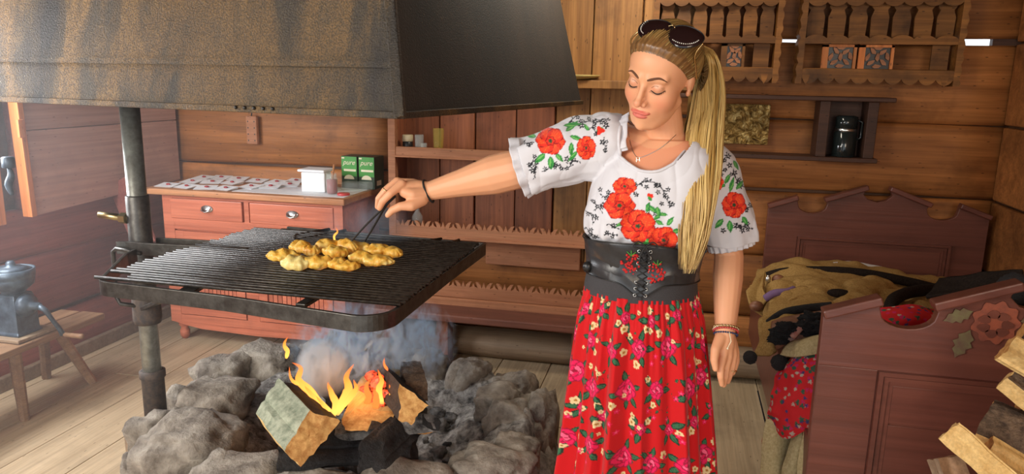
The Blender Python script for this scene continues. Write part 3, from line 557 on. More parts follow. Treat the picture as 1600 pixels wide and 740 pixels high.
# sloping old board and side panel between dresser and left wall
part('leaning_board', G().bar((-3.22, 3.72, .97), (-3.02, 3.66, .60), .16, .02, up=(0, 1, 0)), M['wallleft'], None, label='dark diagonal board leaning between the left wall and the dresser', cat='board', bev=.003)
# things on the dresser
T = DZ
part('tablecloth_paper', G().box(-2.50, -1.80, 3.76, 4.13, T, T+.0012), M['white'], None, label='white paper sheet spread over the right half of the dresser top', cat='paper sheet')
tr = thing('paper_tray', 'leftmost white paper tray with a dab of red jam on the dresser', 'tray', (0, 0, 0), group='white jam sample trays on the dresser')
def traygeo():
    g = G(); a, b = .052, .042; g.loft([[(-a, -b, 0), (a, -b, 0), (a, b, 0), (-a, b, 0)], [(-a*1.15, -b*1.15, .004), (a*1.15, -b*1.15, .004), (a*1.15, b*1.15, .016), (-a*1.15, b*1.15, .016)]]); return g
part('tray', traygeo(), M['white'], tr); part('jam_dab', G().ell((.005, 0, .014), (.015, .010, .006), 12, 6), M['jam'], tr, sm=True)
TR = [(262, 291), (291, 293), (322, 295), (352, 296), (300, 285), (331, 286), (362, 287), (345, 279), (372, 281), (392, 293), (422, 293), (402, 284), (432, 286), (452, 290), (318, 279), (462, 284)]
TL = ['leftmost jam tray on the dresser top', 'second jam tray from the left along the dresser front edge', 'third jam tray from the left along the dresser front edge', 'fourth jam tray from the left along the dresser front edge', 'left jam tray of the second row on the dresser', 'second jam tray of the second row on the dresser', 'third jam tray of the second row on the dresser', 'middle jam tray of the back row on the dresser', 'right jam tray of the back row, near the log wall', 'jam tray in the front row just onto the white paper sheet', 'jam tray at the middle of the sheet front', 'jam tray at the back left of the white paper sheet', 'jam tray at the back middle of the white paper sheet', 'front tray nearest the white foam boxes', 'left jam tray of the back row on the dresser', 'back tray touching the white foam boxes']
for i, (x, y) in enumerate(TR):
    q = oz(x, y, T+.002); o = tr if i == 0 else dup(tr, q, 0)
    o.location = q; o.rotation_euler = (0, 0, .3*math.sin(i*4)); o['label'] = 'white paper '+TL[i].replace('jam tray', 'tray with red jam') if 'jam tray' in TL[i] else 'white paper '+TL[i]; o['group'] = 'white jam sample trays on the dresser'
def stackbox(px, py, sx, sy, sz, m, label, name='foam_box', cat='box', z=T, rot=.15, bev=.006, group=None):
    c = oz(px, py, z+.001); R3 = np.array(Matrix.Rotation(rot, 3, 'Z')); g = G().box(-sx/2, sx/2, -sy/2, sy/2, .001, sz); g.v = [tuple(c+R3@np.array(v)) for v in g.v]
    return part(name, g, m, None, bev=bev, label=label, cat=cat, group=group), c, R3
fbx = stackbox(495, 298, .14, .12, .115, M['foam'], 'big white foam box beside the jam jar on the dresser')
c_ = oz(495, 298, T); part('lid', G().box(c_[0]-.085, c_[0]+.085, c_[1]-.07, c_[1]+.07, T+.117, T+.132), M['white'], fbx[0], bev=.006)
c = oz(519, 303, T)
j = thing('jam_jar', 'open glass jar of red jam with a wooden spoon on the dresser', 'jar', c)
part('jam', G().rev(c, [(.02, .003), (.028, .006), (.030, .02), (.030, .085), (.0, .087)], 20), M['jam'], j, auto=1)
part('jar_glass', G().rev(c, [(.03, .001), (.033, .004), (.0335, .088), (.028, .1), (.03, .118), (.028, .118), (.026, .1), (.0315, .088), (.031, .006), (.0, .004)], 20, caps=False), M['glass'], j, auto=1)
part('wooden_spoon', G().tube([c+V(.0, 0, .05), c+V(.012, .01, .17)], .006, 8), M['dtop'], j, auto=1)
c = oz(537, 305, T)
part('jar_lid', G().rev(c, [(.034, .001), (.036, .004), (.036, .012), (.031, .015), (.0, .015)], 24), M['redlid'], None, auto=1, label='round red jar lid lying beside the jam jar', cat='lid')
bc = oz(545, 291, T)+V(0, 0, 0)
def carton(px, label, rot):
    c = oz(px, 290, T); c[1] = 4.10; c[0] = oy(px, 280, 4.10)[0]; R3 = np.array(Matrix.Rotation(rot, 3, 'Z')); k = thing('green_carton', label, 'box', c, group='green cartons on the dresser')
    def bx(a, b, cc, d, e, f): g = G().box(a, b, cc, d, e, f); g.v = [tuple(c+R3@np.array(v)) for v in g.v]; return g
    part('carton', bx(-.052, .052, 0, .13, .001, .195), M['darkgreen'], k, bev=.002)
    part('front_print', bx(-.050, .050, -.0015, 0, .075, .193), M['green'], k)
    part('pale_band', bx(-.035, .045, -.0025, -.0015, .105, .118), M['cream'], k)
    g = G().poly([(.033*math.cos(t), .026*math.sin(t)) for t in [math.pi*i/12 for i in range(13)]], c+R3@V(0, -.0017, .058), R3@V(1, 0, 0), (0, 0, 1), R3@V(0, -.001, 0)); part('bowl_print', g, M['cream'], k)
    part('corner_mark', bx(-.048, -.03, -.0025, -.0015, .18, .188), M['cream'], k); part('side_label', bx(.0521, .0528, .03, .09, .02, .05), M['cream'], k)
    cu = bpy.data.curves.new('t', 'FONT'); cu.body = 'pure'; cu.size = .042; cu.shear = .35; cu.extrude = .0005; to = link(bpy.data.objects.new('t', cu)); bpy.context.view_layer.update()
    me = bpy.data.meshes.new_from_object(to.evaluated_get(bpy.context.evaluated_depsgraph_get())); bpy.data.objects.remove(to)
    vs = [tuple(c+R3@V(v.co.x-.040, -.0028-v.co.z, v.co.y+.145)) for v in me.vertices]; part('lettering', (vs, [tuple(p.vertices) for p in me.polygons]), M['cream'], k)
carton(546, 'left green carton with white lettering at the back of the dresser', -.05); carton(573, 'right green carton with white lettering at the dresser corner', -.05)
stackbox(558, 297, .17, .09, .05, M['glass'], 'clear plastic tub in front of the green cartons', 'plastic_tub', 'tub', bev=.008, rot=0)
# peg board on the log wall
pg = thing('perforated_peg', 'small upright wooden peg board with holes hanging on the log wall above the dresser', 'peg board', (-2.66, 4.25, 1.27))
part('board', G().box(-2.70, -2.625, 4.255, 4.285, 1.165, 1.345), M['rack'], pg, bev=.006); part('string', G().tube([(-2.66, 4.26, 1.34), (-2.655, 4.27, 1.40)], .004, 6), M['rubber'], pg)
for k in range(8): part('hole', G().rev((-2.685+.045*(k % 2), 4.2548, 1.19+.04*(k//2)), [(.0, 0), (.005, 0), (.005, .004), (0, .004)], 8, np.array([[1, 0, 0], [0, 0, 1.], [0, -1., 0]])), M['black'], pg)
# ================================================================ PLATE RACK WITH BENCH
RY, R0, R1 = 4.0, -1.63, -.24
pr = thing('plate_rack', 'long brown open shelf rack with leaf-scalloped rails behind the woman', 'shelf', ((R0+R1)/2, 4.1, 0))
def scal(z0, zt, x0=R0+.02, x1=R1):
    pts = [(x0, z0), (x1, z0), (x1, zt)]; n = int((x1-x0)/.115); w_ = (x1-x0)/n
    for i in range(n-1, -1, -1):     # pairs of leaf tips leaning away from each other
        a = x0+i*w_
        for u, v in ((1, 0), (.93, -.022), (.80, -.030), (.83, -.014), (.90, .004), (.76, .002), (.64, -.014), (.60, -.030), (.56, -.018), (.5, .006), (.44, -.018), (.40, -.030), (.36, -.014), (.24, .002), (.10, .004), (.17, -.014), (.20, -.030), (.07, -.022)):
            pts.append((a+u*w_, zt+v))
    pts.append((x0, zt)); return G().poly(pts, (0, RY, 0), (1, 0, 0), (0, 0, 1), (0, .018, 0))
for x in (R0, R1-.03): part('stile', G().box(x, x+.045, RY-.005, RY+.04, .17, 1.50 if x < -1 else 1.36), M['rack'], pr, bev=.003)
for x in (R0, R1-.02): part('side_panel', G().box(x+.005, x+.02, RY+.04, 4.245, .17, 1.50 if x < -1 else 1.36), M['rackv'], pr)
part('top_rail', G().box(R0+.04, R1-.03, RY, RY+.022, 1.16, 1.215), M['rack'], pr, bev=.004)
for z in (1.17, .70, .31): part('shelf_board', G().box(R0+.02, R1-.02, RY+.02, 4.24, z, z+.02), M['rack'], pr, bev=.002)
part('scalloped_rail', scal(.70, .785), M['rack'], pr); part('scalloped_rail', scal(.345, .44), M['rack'], pr)
part('rail_moulding', G().box(R0+.02, R1-.01, RY-.012, RY+.005, .69, .705).box(R0+.02, R1-.01, RY-.012, RY+.005, 1.155, 1.165), M['rack'], pr, bev=.003)
part('lower_board', G().box(R0+.02, R1, RY-.03, RY-.005, .215, .345), M['rack'], pr, bev=.003)
part('back_panel', G().box(-1.10, -.52, 4.225, 4.24, .50, .66), M['rack'], pr, bev=.01)
bn = thing('low_bench', 'low dull pink bench plank running in front of the plate rack', 'bench', (-.95, 3.9, 0))
part('seat', G().box(-1.70, -.1, 3.78, 3.97, .262, .305), M['benchw'], bn, bev=.008)
for x in (-1.60, -1.28, -.5): part('leg', G().box(x, x+.07, 3.82, 3.92, 0, .262), M['rackv'], bn, bev=.004)
# items on the rack's top shelf
def vessel(name, px, py, z, prof, m, label, cat, cap=None, Y=4.08, capname='lid', capm=None):
    c = oy(px, py, Y); c[2] = z; o = thing(name, label, cat, c); part('body', G().rev(c, prof, 20), m, o, auto=1)
    if cap: part(capname, G().rev(c, cap, 20), capm, o, auto=1)
    return o
vessel('spice_jar', 637, 220, 1.191, [(.028, 0), (.03, .004), (.03, .045), (.026, .05)], M['black'], 'small dark jar with a pale lid on the rack shelf', 'jar', [(.029, .05), (.032, .052), (.032, .085), (.029, .088)], capm=M['bone'])
vessel('drinking_glass', 655, 220, 1.191, [(.02, 0), (.024, .004), (.027, .09), (.025, .09), (.022, .006)], M['glass'], 'slim clear glass beside the dark jar on the rack shelf', 'glass')
vessel('shot_glass', 662, 222, 1.191, [(.014, 0), (.017, .003), (.02, .045), (.018, .045), (.014, .006)], M['glass'], 'tiny clear shot glass on the rack shelf', 'glass', Y=4.05)
vessel('beer_glass', 685, 218, 1.191, [(.026, 0), (.028, .004), (.033, .13), (.031, .13), (.024, .012)], M['amber'], 'tall yellowish glass on the rack shelf', 'glass')
vessel('clear_bottle', 652, 345, .721, [(.03, 0), (.032, .004), (.032, .08), (.012, .11), (.012, .13)], M['glass'], 'clear glass bottle behind the scalloped rail under the hand', 'bottle')
# ledge with plate
part('wall_ledge', G().box(-.68, .12, 4.10, 4.235, 1.565, 1.61), M['wallv'], None, bev=.004, label='wooden ledge on the upright boards behind the woman\'s head', cat='ledge')
c = oy(905, 120, 4.16); c[2] = 1.612
part('wooden_plate', G().rev(c, [(.05, 0), (.10, .012), (.118, .024), (.112, .026), (.06, .008), (0, .006)], 28), plain('cream_plate', S(200, 178, 110), .5), None, auto=1, label='pale yellowish plate lying on the ledge behind the woman', cat='plate')
# ================================================================ CARVED RACKS
def carved(x0, x1, name, label, nslat, panels, seed):
    o = thing(name, label, 'carved rack', ((x0+x1)/2, 4.25, 1.6)); ys, yb = 4.13, 4.245
    for s_, x in ((-1, x0), (1, x1)):
        pts = [(0, 1.615)]; k = 0
        for i in range(30): z = 1.615+i*.0175; pts.append((s_*(.022+.012*abs(math.sin(i*.9+seed))), z))
        pts.append((0, 2.13)); part('side_stile', G().poly(pts, (x, ys-.01, 0), (1, 0, 0), (0, 0, 1), (0, .115, 0)), M['spoon'], o)
    part('shelf', G().box(x0, x1, ys, yb, 1.815, 1.84), M['spoon'], o, bev=.004); part('shelf', G().box(x0, x1, ys, yb, 1.672, 1.694), M['spoon'], o, bev=.004); part('top_board', G().box(x0-.01, x1+.01, ys-.01, yb, 2.035, 2.055), M['darkwood'], o, bev=.004)
    def wavy(za, zb, n, up, am=.02):
        pts = [(x0, za), (x1, za)]; N_ = n*10
        for i in range(N_, -1, -1):
            u = i/N_; v = abs(math.sin(u*n*math.pi))**.7; pts.append((x0+(x1-x0)*u, zb+am*v*(1 if up else -1)))
        return G().poly(pts, (0, ys-.008, 0), (1, 0, 0), (0, 0, 1), (0, .012, 0))
    part('wavy_valance', wavy(1.69, 1.645, 9, False, .028), M['spoon'], o); part('wavy_valance', wavy(1.815, 1.842, 7, True, .018), M['spoon'], o); part('wavy_valance', wavy(2.04, 2.018, 8, False, .02), M['spoon'], o)
    w_ = (x1-x0)/nslat
    for k in range(nslat):     # upright slats with notched shoulders
        a = x0+k*w_; h = 2.035-rng.uniform(0, .01)
        pts = [(a+.12*w_, 1.84), (a+.88*w_, 1.84), (a+.92*w_, 1.95), (a+.8*w_, 1.985), (a+.92*w_, 2.0), (a+.85*w_, h), (a+.15*w_, h), (a+.08*w_, 2.0), (a+.2*w_, 1.985), (a+.08*w_, 1.95)]
        part('slat', G().poly(pts, (0, ys+.05, 0), (1, 0, 0), (0, 0, 1), (0, .014, 0)), M['spoon'], o)
    for a, b in panels:        # openwork panels: frame and leafy fretwork
        g = G().box(a, a+.03, ys+.01, ys+.028, 1.694, 1.812).box(b-.014, b, ys+.01, ys+.028, 1.694, 1.812).box(a, b, ys+.01, ys+.028, 1.800, 1.813)
        p_ = part('openwork_panel', g, M['orange'] if seed else M['spoon'], o); f = G(); cx = (a+b)/2+.008; hw = (b-a)/2-.025
        for sx, sz, an in ((-.5, .028, .6), (.5, .03, 2.4), (-.4, .085, 2.3), (.4, .08, .7), (0, .055, 1.57), (-.8, .055, 1.2), (.8, .06, 1.9), (0, .1, 0), (0, .01, .1)):
            L = .022; ca, sa = math.cos(an), math.sin(an); P = [(-L, 0), (-.3*L, .011), (L*.5, .006), (L, 0), (L*.4, -.009), (-.5*L, -.008)]
            f.poly([(x*ca-y*sa, x*sa+y*ca) for x, y in P], (cx+sx*hw, ys+.014, 1.697+sz), (1, 0, 0), (0, 0, 1), (0, .008, 0))
        part('fretwork', f, M['rack'], p_); part('dark_back', G().box(a, b, ys+.03, ys+.034, 1.694, 1.812), M['black'], p_)
    part('back_slat', G().box(x1-.10, x1-.02, ys+.04, ys+.055, 1.694, 1.815), M['spoon'], o)
    for x in (x0+.02, x1-.04): part('pendant', G().poly([(-.018, 0), (.018, 0), (.012, -.03), (0, -.05), (-.012, -.03)], (x, ys-.01, 1.66), (1, 0, 0), (0, 0, 1), (0, .012, 0)), M['spoon'], o)
carved(-.14, .455, 'carved_spoon_rack', 'carved wooden wall rack with notched slats directly above the woman\'s head', 7, [(.19, .31)], 0)
carved(.60, 1.31, 'carved_spoon_rack', 'carved wooden wall rack with two orange openwork panels at the upper right', 7, [(.69, .855), (.865, 1.03)], 1)
# ================================================================ HANGING SHELF, FOIL, VESSEL
hs = thing('hanging_shelf', 'dark wooden wall shelf with overhanging top board above the bed', 'shelf', (.62, 4.2, 1.24))
part('top_board', G().box(-.05, 1.05, 4.06, 4.25, 1.53, 1.553), M['darkwood'], hs, bev=.005); part('bottom_board', G().box(.0, 1.0, 4.08, 4.25, 1.222, 1.245), M['darkwood'], hs, bev=.004)
for x in (.70, .93): part('upright', G().box(x, x+.05, 4.09, 4.25, 1.245, 1.53), M['darkwood'], hs, bev=.003)
part('back_board', G().box(.75, .93, 4.235, 4.25, 1.245, 1.53), M['darkwood'], hs)
part('icon_picture', G().box(.19, .475, 4.235, 4.25, 1.285, 1.50), M['foil'], None, bev=.002, label='brassy embossed foil picture on the wall right of the blonde hair', cat='picture')
c = V(.845, 4.15, 1.246); ve = thing('coffee_grinder_can', 'glossy black cylindrical can with a pale lid band on the dark wall shelf', 'can', c)
part('can', G().rev(c, [(.055, 0), (.057, .004), (.057, .125), (.05, .13)], 28), M['smokedglass'], ve, auto=1); part('lid_band', G().rev(c, [(.05, .13), (.052, .132), (.052, .145), (.048, .147)], 28), M['silver'], ve, auto=1); part('lid', G().rev(c, [(.05, .147), (.054, .15), (.054, .205), (.04, .212), (0, .212)], 28), M['smokedglass'], ve, auto=1)
part('handle', G().tube([c+V(.05, -.01, .19), c+V(.075, -.01, .18), c+V(.075, -.01, .1), c+V(.055, -.01, .09)], .006, 8), M['smokedglass'], ve, auto=1)
# ================================================================ BED
def boardshape():
    O = [(0, 0), (0, .96), (.145, 1.015), (.15, .985)]
    O += [(.225-.072*math.cos(t), .972-.042*math.sin(t)) for t in [math.pi*i/10 for i in range(11)]]
    O += [(.30, .985), (.285, 1.008), (.49, 1.085), (.475, 1.045), (.50, 1.02), (.545, 1.008), (.59, 1.02), (.615, 1.045), (.60, 1.085), (.805, 1.008), (.79, .985)]
    O += [(.865-.072*math.cos(t), .972-.042*math.sin(t)) for t in [math.pi*i/10 for i in range(11)]]
    return O+[(.94, .985), (.945, 1.015), (1.09, .96), (1.09, 0)]
bd = thing('painted_bed', 'old oxblood-painted wooden bed with gabled head and foot boards, heaped with clothes', 'bed', (1.0, 3.2, 0))
def endboard(name, x0, y, face):      # face: -1 towards the viewer
    o = part(name, G().poly(boardshape(), (x0, y, 0), (1, 0, 0), (0, 0, 1), (0, .035, 0)), M['bed'], bd, bev=.003)
    f = y-.001 if face < 0 else y+.036; s_ = -1 if face < 0 else 1
    a, b, zb, zt = x0+.165, x0+.925, .24, .80
    def bx(x_0, x_1, z_0, z_1, d): y0_, y1_ = sorted((f, f+s_*d)); return G().box(x_0, x_1, y0_, y1_, z_0, z_1)
    for k, (o_, d) in enumerate(((0, .016), (.016, .010), (.030, .005))):
        g = G()
        for q in ((a+o_+.013, b-o_-.013, zt-o_-.013, zt-o_), (a+o_+.013, b-o_-.013, zb+o_, zb+o_+.013), (a+o_, a+o_+.013, zb+o_, zt-o_), (b-o_-.013, b-o_, zb+o_, zt-o_)): g2 = bx(*q, d); g.add(g2.v, g2.f)
        part('panel_moulding', g, M['bed'], o)
    part('panel_board', bx(a+.043, b-.043, .64, zt-.043, .003), M['bed'], o, bev=.002); part('panel_board', bx(a+.043, b-.043, zb+.043, .634, .003), M['bed'], o, bev=.002)
    part('stile_board', bx(x0+.002, a-.002, .02, .80, .003), M['bed'], o, bev=.002); part('stile_board', bx(b+.002, x0+1.088, .02, .80, .003), M['bed'], o, bev=.002)
    for (p, q) in (((.0, .965), (.147, 1.020)), ((.285, 1.014), (.49, 1.092)), ((.60, 1.092), (.805, 1.014)), ((.943, 1.02), (1.09, .965))):
        part('gable_moulding', G().bar((x0+p[0]-.004, f+s_*.005, p[1]-.006), (x0+q[0], f+s_*.005, q[1]-.006), .055, .026), M['bed'], o, bev=.005)
    return o
hb = endboard('headboard', .505, 4.19, -1); fb = endboard('footboard', .445, 2.20, -1)
def decal(parent, name, pts, m, x0=0, z0=0, y=2.195): part(name, G().poly([(x0+a, z0+b) for a, b in pts], (0, y, 0), (1, 0, 0), (0, 0, 1), (0, -.0015, 0)), m, parent)
def fpts(n, r, am, k, ph=0, sx=1): return [(sx*r*(1+am*math.cos(k*t+ph))*math.cos(t), r*(1+am*math.cos(k*t+ph))*math.sin(t)) for t in [2*math.pi*i/n for i in range(n)]]
def lf(L, W, an, n=9, ser=.25):
    P = []; ca, sa = math.cos(an), math.sin(an)
    for s_ in (1, -1):
        for i in (range(n) if s_ == 1 else range(n-1, -1, -1)): u = i/(n-1); h = W*math.sin(math.pi*u**.9)*(1+ser*(-1)**i)*s_; P.append((u*L*ca-h*sa, u*L*sa+h*ca))
    return P
decal(fb, 'painted_flower', fpts(48, .058, .1, 9), M['paintflower'], .89, .972); decal(fb, 'painted_flower', fpts(40, .036, .12, 7, 1), M['paintflower'], .885, .965, y=2.193); decal(fb, 'painted_leaf', lf(.09, .022, -1.9), M['paintleaf'], .83, .945); decal(fb, 'painted_leaf', lf(.08, .018, 3.6), M['paintleaf'], .83, 1.0); decal(fb, 'painted_leaf', lf(.08, .02, .4), M['paintleaf'], .95, .98); decal(fb, 'painted_leaf', lf(.07, .018, -.8), M['paintleaf'], .94, .93)
for k in range(7): t = k*.9; decal(fb, 'painted_petal_line', fpts(14, .012, .1, 3, t, 1.3), M['bed'], .888+.03*math.cos(t), .968+.028*math.sin(t), y=2.191)
for x, (xa, xb) in (('l', (.45, .51)), ('r', (1.50, 1.56))):
    part('side_rail', G().poly([(2.235, .22), (4.19, .22), (4.19, .52), (2.235, .52)], (xa+.01, 0, 0), (0, 1, 0), (0, 0, 1), (.03, 0, 0)), M['bed'], bd, bev=.003)
part('slat_base', G().box(.49, 1.52, 2.24, 4.18, .26, .29), M['beam'], bd)
# ---- heap of clothes
part('straw_mattress', G().loft([[(x, y, .30) for x, y in ((.50, 2.25), (1.51, 2.25), (1.56, 4.17), (.54, 4.17))], [(x, y, .56) for x, y in ((.50, 2.25), (1.51, 2.25), (1.56, 4.17), (.54, 4.17))]]), M['woolc'], None, bev=.05, label='pale mattress mostly hidden under the heap of clothes on the bed', cat='mattress')
def cl(name, ctrl, m, label, cat, seed, th=.012, wr=.012, fr=9, nu=44, nv=30):
    return part(name, patch([[at(*q) for q in r] for r in ctrl], nu, nv, th, wr, fr, seed), m, None, sm=True, label=label, cat=cat)
W1 = cl('wool_coat', [[(1190, 424, 3.75), (1235, 414, 3.72), (1330, 414, 3.7), (1420, 428, 3.65), (1500, 452, 3.6)], [(1178, 440, 3.45), (1235, 424, 3.4), (1330, 424, 3.4), (1420, 440, 3.4), (1505, 458, 3.4)], [(1176, 470, 3.2), (1230, 448, 3.15), (1330, 446, 3.15), (1420, 462, 3.15), (1500, 470, 3.2)], [(1200, 500, 3.05), (1230, 490, 3.0), (1330, 485, 3.0), (1420, 490, 3.0), (1490, 490, 3.1)]], M['wool'], 'folded brown wool coat with a black stripe on the far part of the bed', 'coat', 1, wr=.034, fr=6.5, nu=80, nv=50)
part('trim_band', G().tube(cr([at(*q)+V(0,-.045,.026) for q in ((1196, 436, 3.46), (1236, 428, 3.42), (1330, 430, 3.36), (1420, 446, 3.33), (1480, 462, 3.33))], 24), .021, 10), M['woolb'], W1, sm=True)
part('collar_corner', patch([[at(*q) for q in r] for r in [[(1166, 458, 3.1), (1184, 436, 3.2), (1196, 424, 3.3)], [(1172, 478, 3.0), (1182, 470, 3.05), (1194, 450, 3.1)], [(1190, 494, 3.0), (1194, 480, 3.0), (1200, 470, 3.02)]]], 16, 14, .012, .004), M['wool'], W1, sm=True)
part('toggle_knot', G().ell(at(1216, 436, 3.28), (.028, .02, .022), 14, 8), M['leather'], W1, sm=True); part('toggle_knot', G().ell(at(1182, 478, 2.98), (.028, .02, .022), 14, 8), M['leather'], W1, sm=True); part('silver_clasp', G().ell(at(1200, 436, 3.28), (.012, .01, .02), 10, 6), M['silver'], W1, sm=True)
part('purple_ribbon', G().tube(cr([at(*q) for q in ((1196, 466, 2.98), (1210, 458, 2.96), (1230, 456, 2.95), (1240, 452, 2.97))], 14), .016, 8), M['purple'], None, sm=True, label='purple ribbon poking from the folded wool coat', cat='ribbon')
W2 = cl('wool_coat', [[(1330, 450, 3.0), (1360, 436, 3.05), (1400, 446, 3.05), (1440, 452, 3.05), (1500, 450, 3.0)], [(1290, 476, 2.75), (1340, 452, 2.78), (1380, 462, 2.8), (1440, 462, 2.8), (1500, 458, 2.8)], [(1250, 500, 2.6), (1310, 478, 2.62), (1360, 474, 2.6), (1410, 480, 2.55), (1470, 478, 2.55)], [(1255, 545, 2.55), (1300, 520, 2.5), (1350, 510, 2.45), (1420, 500, 2.45), (1480, 490, 2.45)]], M['wool'], 'rumpled brown wool jacket just behind the near bed end', 'jacket', 4, wr=.034, fr=8, nu=80, nv=60)
part('trim_band', G().tube(cr([at(*q)+V(0,-.03,.024) for q in ((1385, 492, 2.47), (1392, 474, 2.55), (1420, 462, 2.70), (1470, 456, 2.78), (1500, 448, 2.8))], 20), .022, 10), M['woolb'], W2, sm=True)
part('sleeve_opening', G().ell(at(1312, 458, 2.74), (.045, .03, .016), 16, 8), M['woolb'], W2, sm=True)
W3 = cl('wool_coat', [[(1222, 462, 2.9), (1262, 452, 2.9), (1310, 470, 2.8), (1340, 484, 2.6)], [(1192, 500, 2.72), (1232, 484, 2.70), (1270, 480, 2.65), (1320, 490, 2.5)], [(1188, 530, 2.66), (1202, 520, 2.62), (1214, 515, 2.6), (1222, 510, 2.58)], [(1180, 556, 2.64), (1194, 556, 2.6), (1204, 556, 2.58), (1212, 548, 2.58)]], M['wool'], 'brown wool sleeve hanging over the left side of the bed', 'coat', 8, wr=.014, fr=12, nu=60, nv=50)
part('trim_band', G().tube(cr([at(*q) for q in ((1200, 506, 2.68), (1225, 489, 2.64), (1260, 482, 2.6), (1300, 478, 2.56))], 16), .016, 8), M['fur'], W3, sm=True)
cl('wool_flap', [[(1262, 530, 2.5), (1290, 528, 2.45), (1302, 520, 2.42)], [(1234, 540, 2.5), (1262, 535, 2.44), (1284, 534, 2.40)], [(1222, 556, 2.5), (1248, 558, 2.44), (1280, 552, 2.40)]], M['woolc'], 'pale yellowish wool flap above the red floral cloth', 'cloth', 9, nu=16, nv=14, wr=.005)
cl('leather_bag', [[(1208, 506, 2.6), (1240, 494, 2.58), (1296, 488, 2.54)], [(1206, 522, 2.55), (1240, 514, 2.52), (1292, 510, 2.5)], [(1214, 545, 2.55), (1244, 534, 2.50), (1286, 532, 2.47)]], M['leather'], 'brown leather bag with black fur on the left side of the bed', 'bag', 12, nu=20, nv=16)
for i, (a, b, c_, r) in enumerate([(1222, 520, 2.52, .02), (1232, 512, 2.5, .022), (1216, 530, 2.52, .018), (1276, 500, 2.5, .03), (1262, 508, 2.48, .02), (1286, 512, 2.46, .025), (1266, 520, 2.48, .016)]):
    bm = bmesh.new(); bmesh.ops.create_icosphere(bm, subdivisions=4, radius=1); c0 = at(a, b, c_); vs = [c0+np.array(v.co)*np.array((r*1.9, r*1.2, r*.9))*(1+.45*nz(np.array(v.co), 3, i*7)+.2*nz(np.array(v.co), 14, i)) for v in bm.verts]; fs = [[v.index for v in f.verts] for f in bm.faces]; bm.free()
    part('fur_tuft', (vs, fs), M['fur'], None, sm=True, label='black fur tuft on the brown leather bag', cat='fur', group='fur tufts on the leather bag')
part('striped_ribbon', G().tube(cr([at(*q) for q in ((1238, 526, 2.49), (1250, 512, 2.48), (1262, 498, 2.50))], 10), [.012]*10, 8), M['pink'], None, sm=True, label='pale pink striped ribbon over the brown leather bag', cat='ribbon')
for i, (a, b, c_, r, lab) in enumerate([(1172, 558, 2.62, .024, 'dark pompom hanging left of the wool sleeve'), (1218, 566, 2.5, .028, 'dark pompom touching the top of the red floral cloth'), (1586, 452, 2.22, .05, 'big black fuzzy pompom on the top right of the near bed end')]):
    bm = bmesh.new(); bmesh.ops.create_icosphere(bm, subdivisions=4, radius=1); c0 = at(a, b, c_); vs = [c0+np.array(v.co)*r*(1+.12*nz(np.array(v.co), 9, i)) for v in bm.verts]; fs = [[v.index for v in f.verts] for f in bm.faces]; bm.free(); part('pompom', (vs, fs), M['pompom'], None, sm=True, label=lab, cat='pompom')
cl('wool_blanket_fold', [[(1215, 452, 3.15), (1262, 440, 3.15), (1310, 446, 3.15), (1350, 462, 3.1)], [(1205, 476, 2.95), (1258, 452, 2.9), (1316, 456, 2.9), (1352, 474, 2.9)], [(1212, 494, 2.82), (1262, 470, 2.78), (1310, 474, 2.75), (1345, 488, 2.75)]], M['wool'], 'crumpled middle fold of brown wool cloth beside the purple ribbon', 'cloth', 41, wr=.03, fr=9, nu=60, nv=40)
cl('pale_shirt_hem', [[(1290, 414, 3.62), (1330, 412, 3.62), (1390, 422, 3.6)], [(1288, 420, 3.55), (1332, 420, 3.55), (1392, 430, 3.5)]], M['white'], 'pale greenish shirt hem peeking out behind the folded wool coat', 'shirt', 42, nu=30, nv=10, wr=.006)
cl('black_wool_scarf', [[(1470, 440, 2.5), (1530, 430, 2.4), (1600, 425, 2.3)], [(1460, 456, 2.45), (1530, 446, 2.36), (1600, 440, 2.28)], [(1450, 470, 2.42), (1520, 456, 2.33), (1610, 470, 2.26)]], M['woolb'], 'black wool scarf over the top right of the near bed end', 'scarf', 15, nu=20, nv=14)
# red floral shawl
def floral_attr(o, seed, k=95, base=(S(206, 36, 40))):
    P = wverts(o); n = len(P); r2 = np.random.default_rng(seed); col = np.ones((n, 3))*np.array(base); lo, hi = P.min(0)-.02, P.max(0)+.02
    for i in range(int(k)):
        c = P[r2.integers(n)]; d = np.linalg.norm(P-c, axis=1); kind = r2.integers(4); pc = [S(60, 90, 70), S(200, 40, 96), S(186, 168, 150), S(70, 60, 110)][kind]
        off = P-c; an = np.arctan2(off[:, 2], off[:, 0]+off[:, 1]*.7); rr = (.0055 if kind != 0 else .0075)*(1+.4*np.cos(5*an+i)); col[d < rr] = pc
    setcol(o, col)
M['shawl'] = attrmat('red_floral_shawl_cloth', .85)
sw = cl('floral_shawl', [[(1262, 556, 2.46), (1280, 552, 2.40), (1292, 556, 2.34)], [(1222, 575, 2.50), (1262, 570, 2.42), (1290, 575, 2.34)], [(1206, 625, 2.50), (1245, 620, 2.40), (1288, 622, 2.34)], [(1204, 655, 2.52), (1230, 684, 2.44), (1286, 650, 2.36)]], M['shawl'], 'red floral shawl hanging at the left side of the bed', 'shawl', 20, nu=200, nv=200, wr=.02, fr=11)
floral_attr(sw, 3, 420)
sw2 = cl('floral_shawl', [[(1360, 488, 2.42), (1420, 484, 2.40), (1475, 492, 2.40)], [(1365, 515, 2.34), (1420, 500, 2.32), (1470, 508, 2.32)], [(1370, 545, 2.33), (1420, 540, 2.32), (1465, 540, 2.32)]], M['shawl'], 'red floral cloth showing through the scoop of the near bed end', 'shawl', 22, nu=160, nv=120)
floral_attr(sw2, 5, 240)
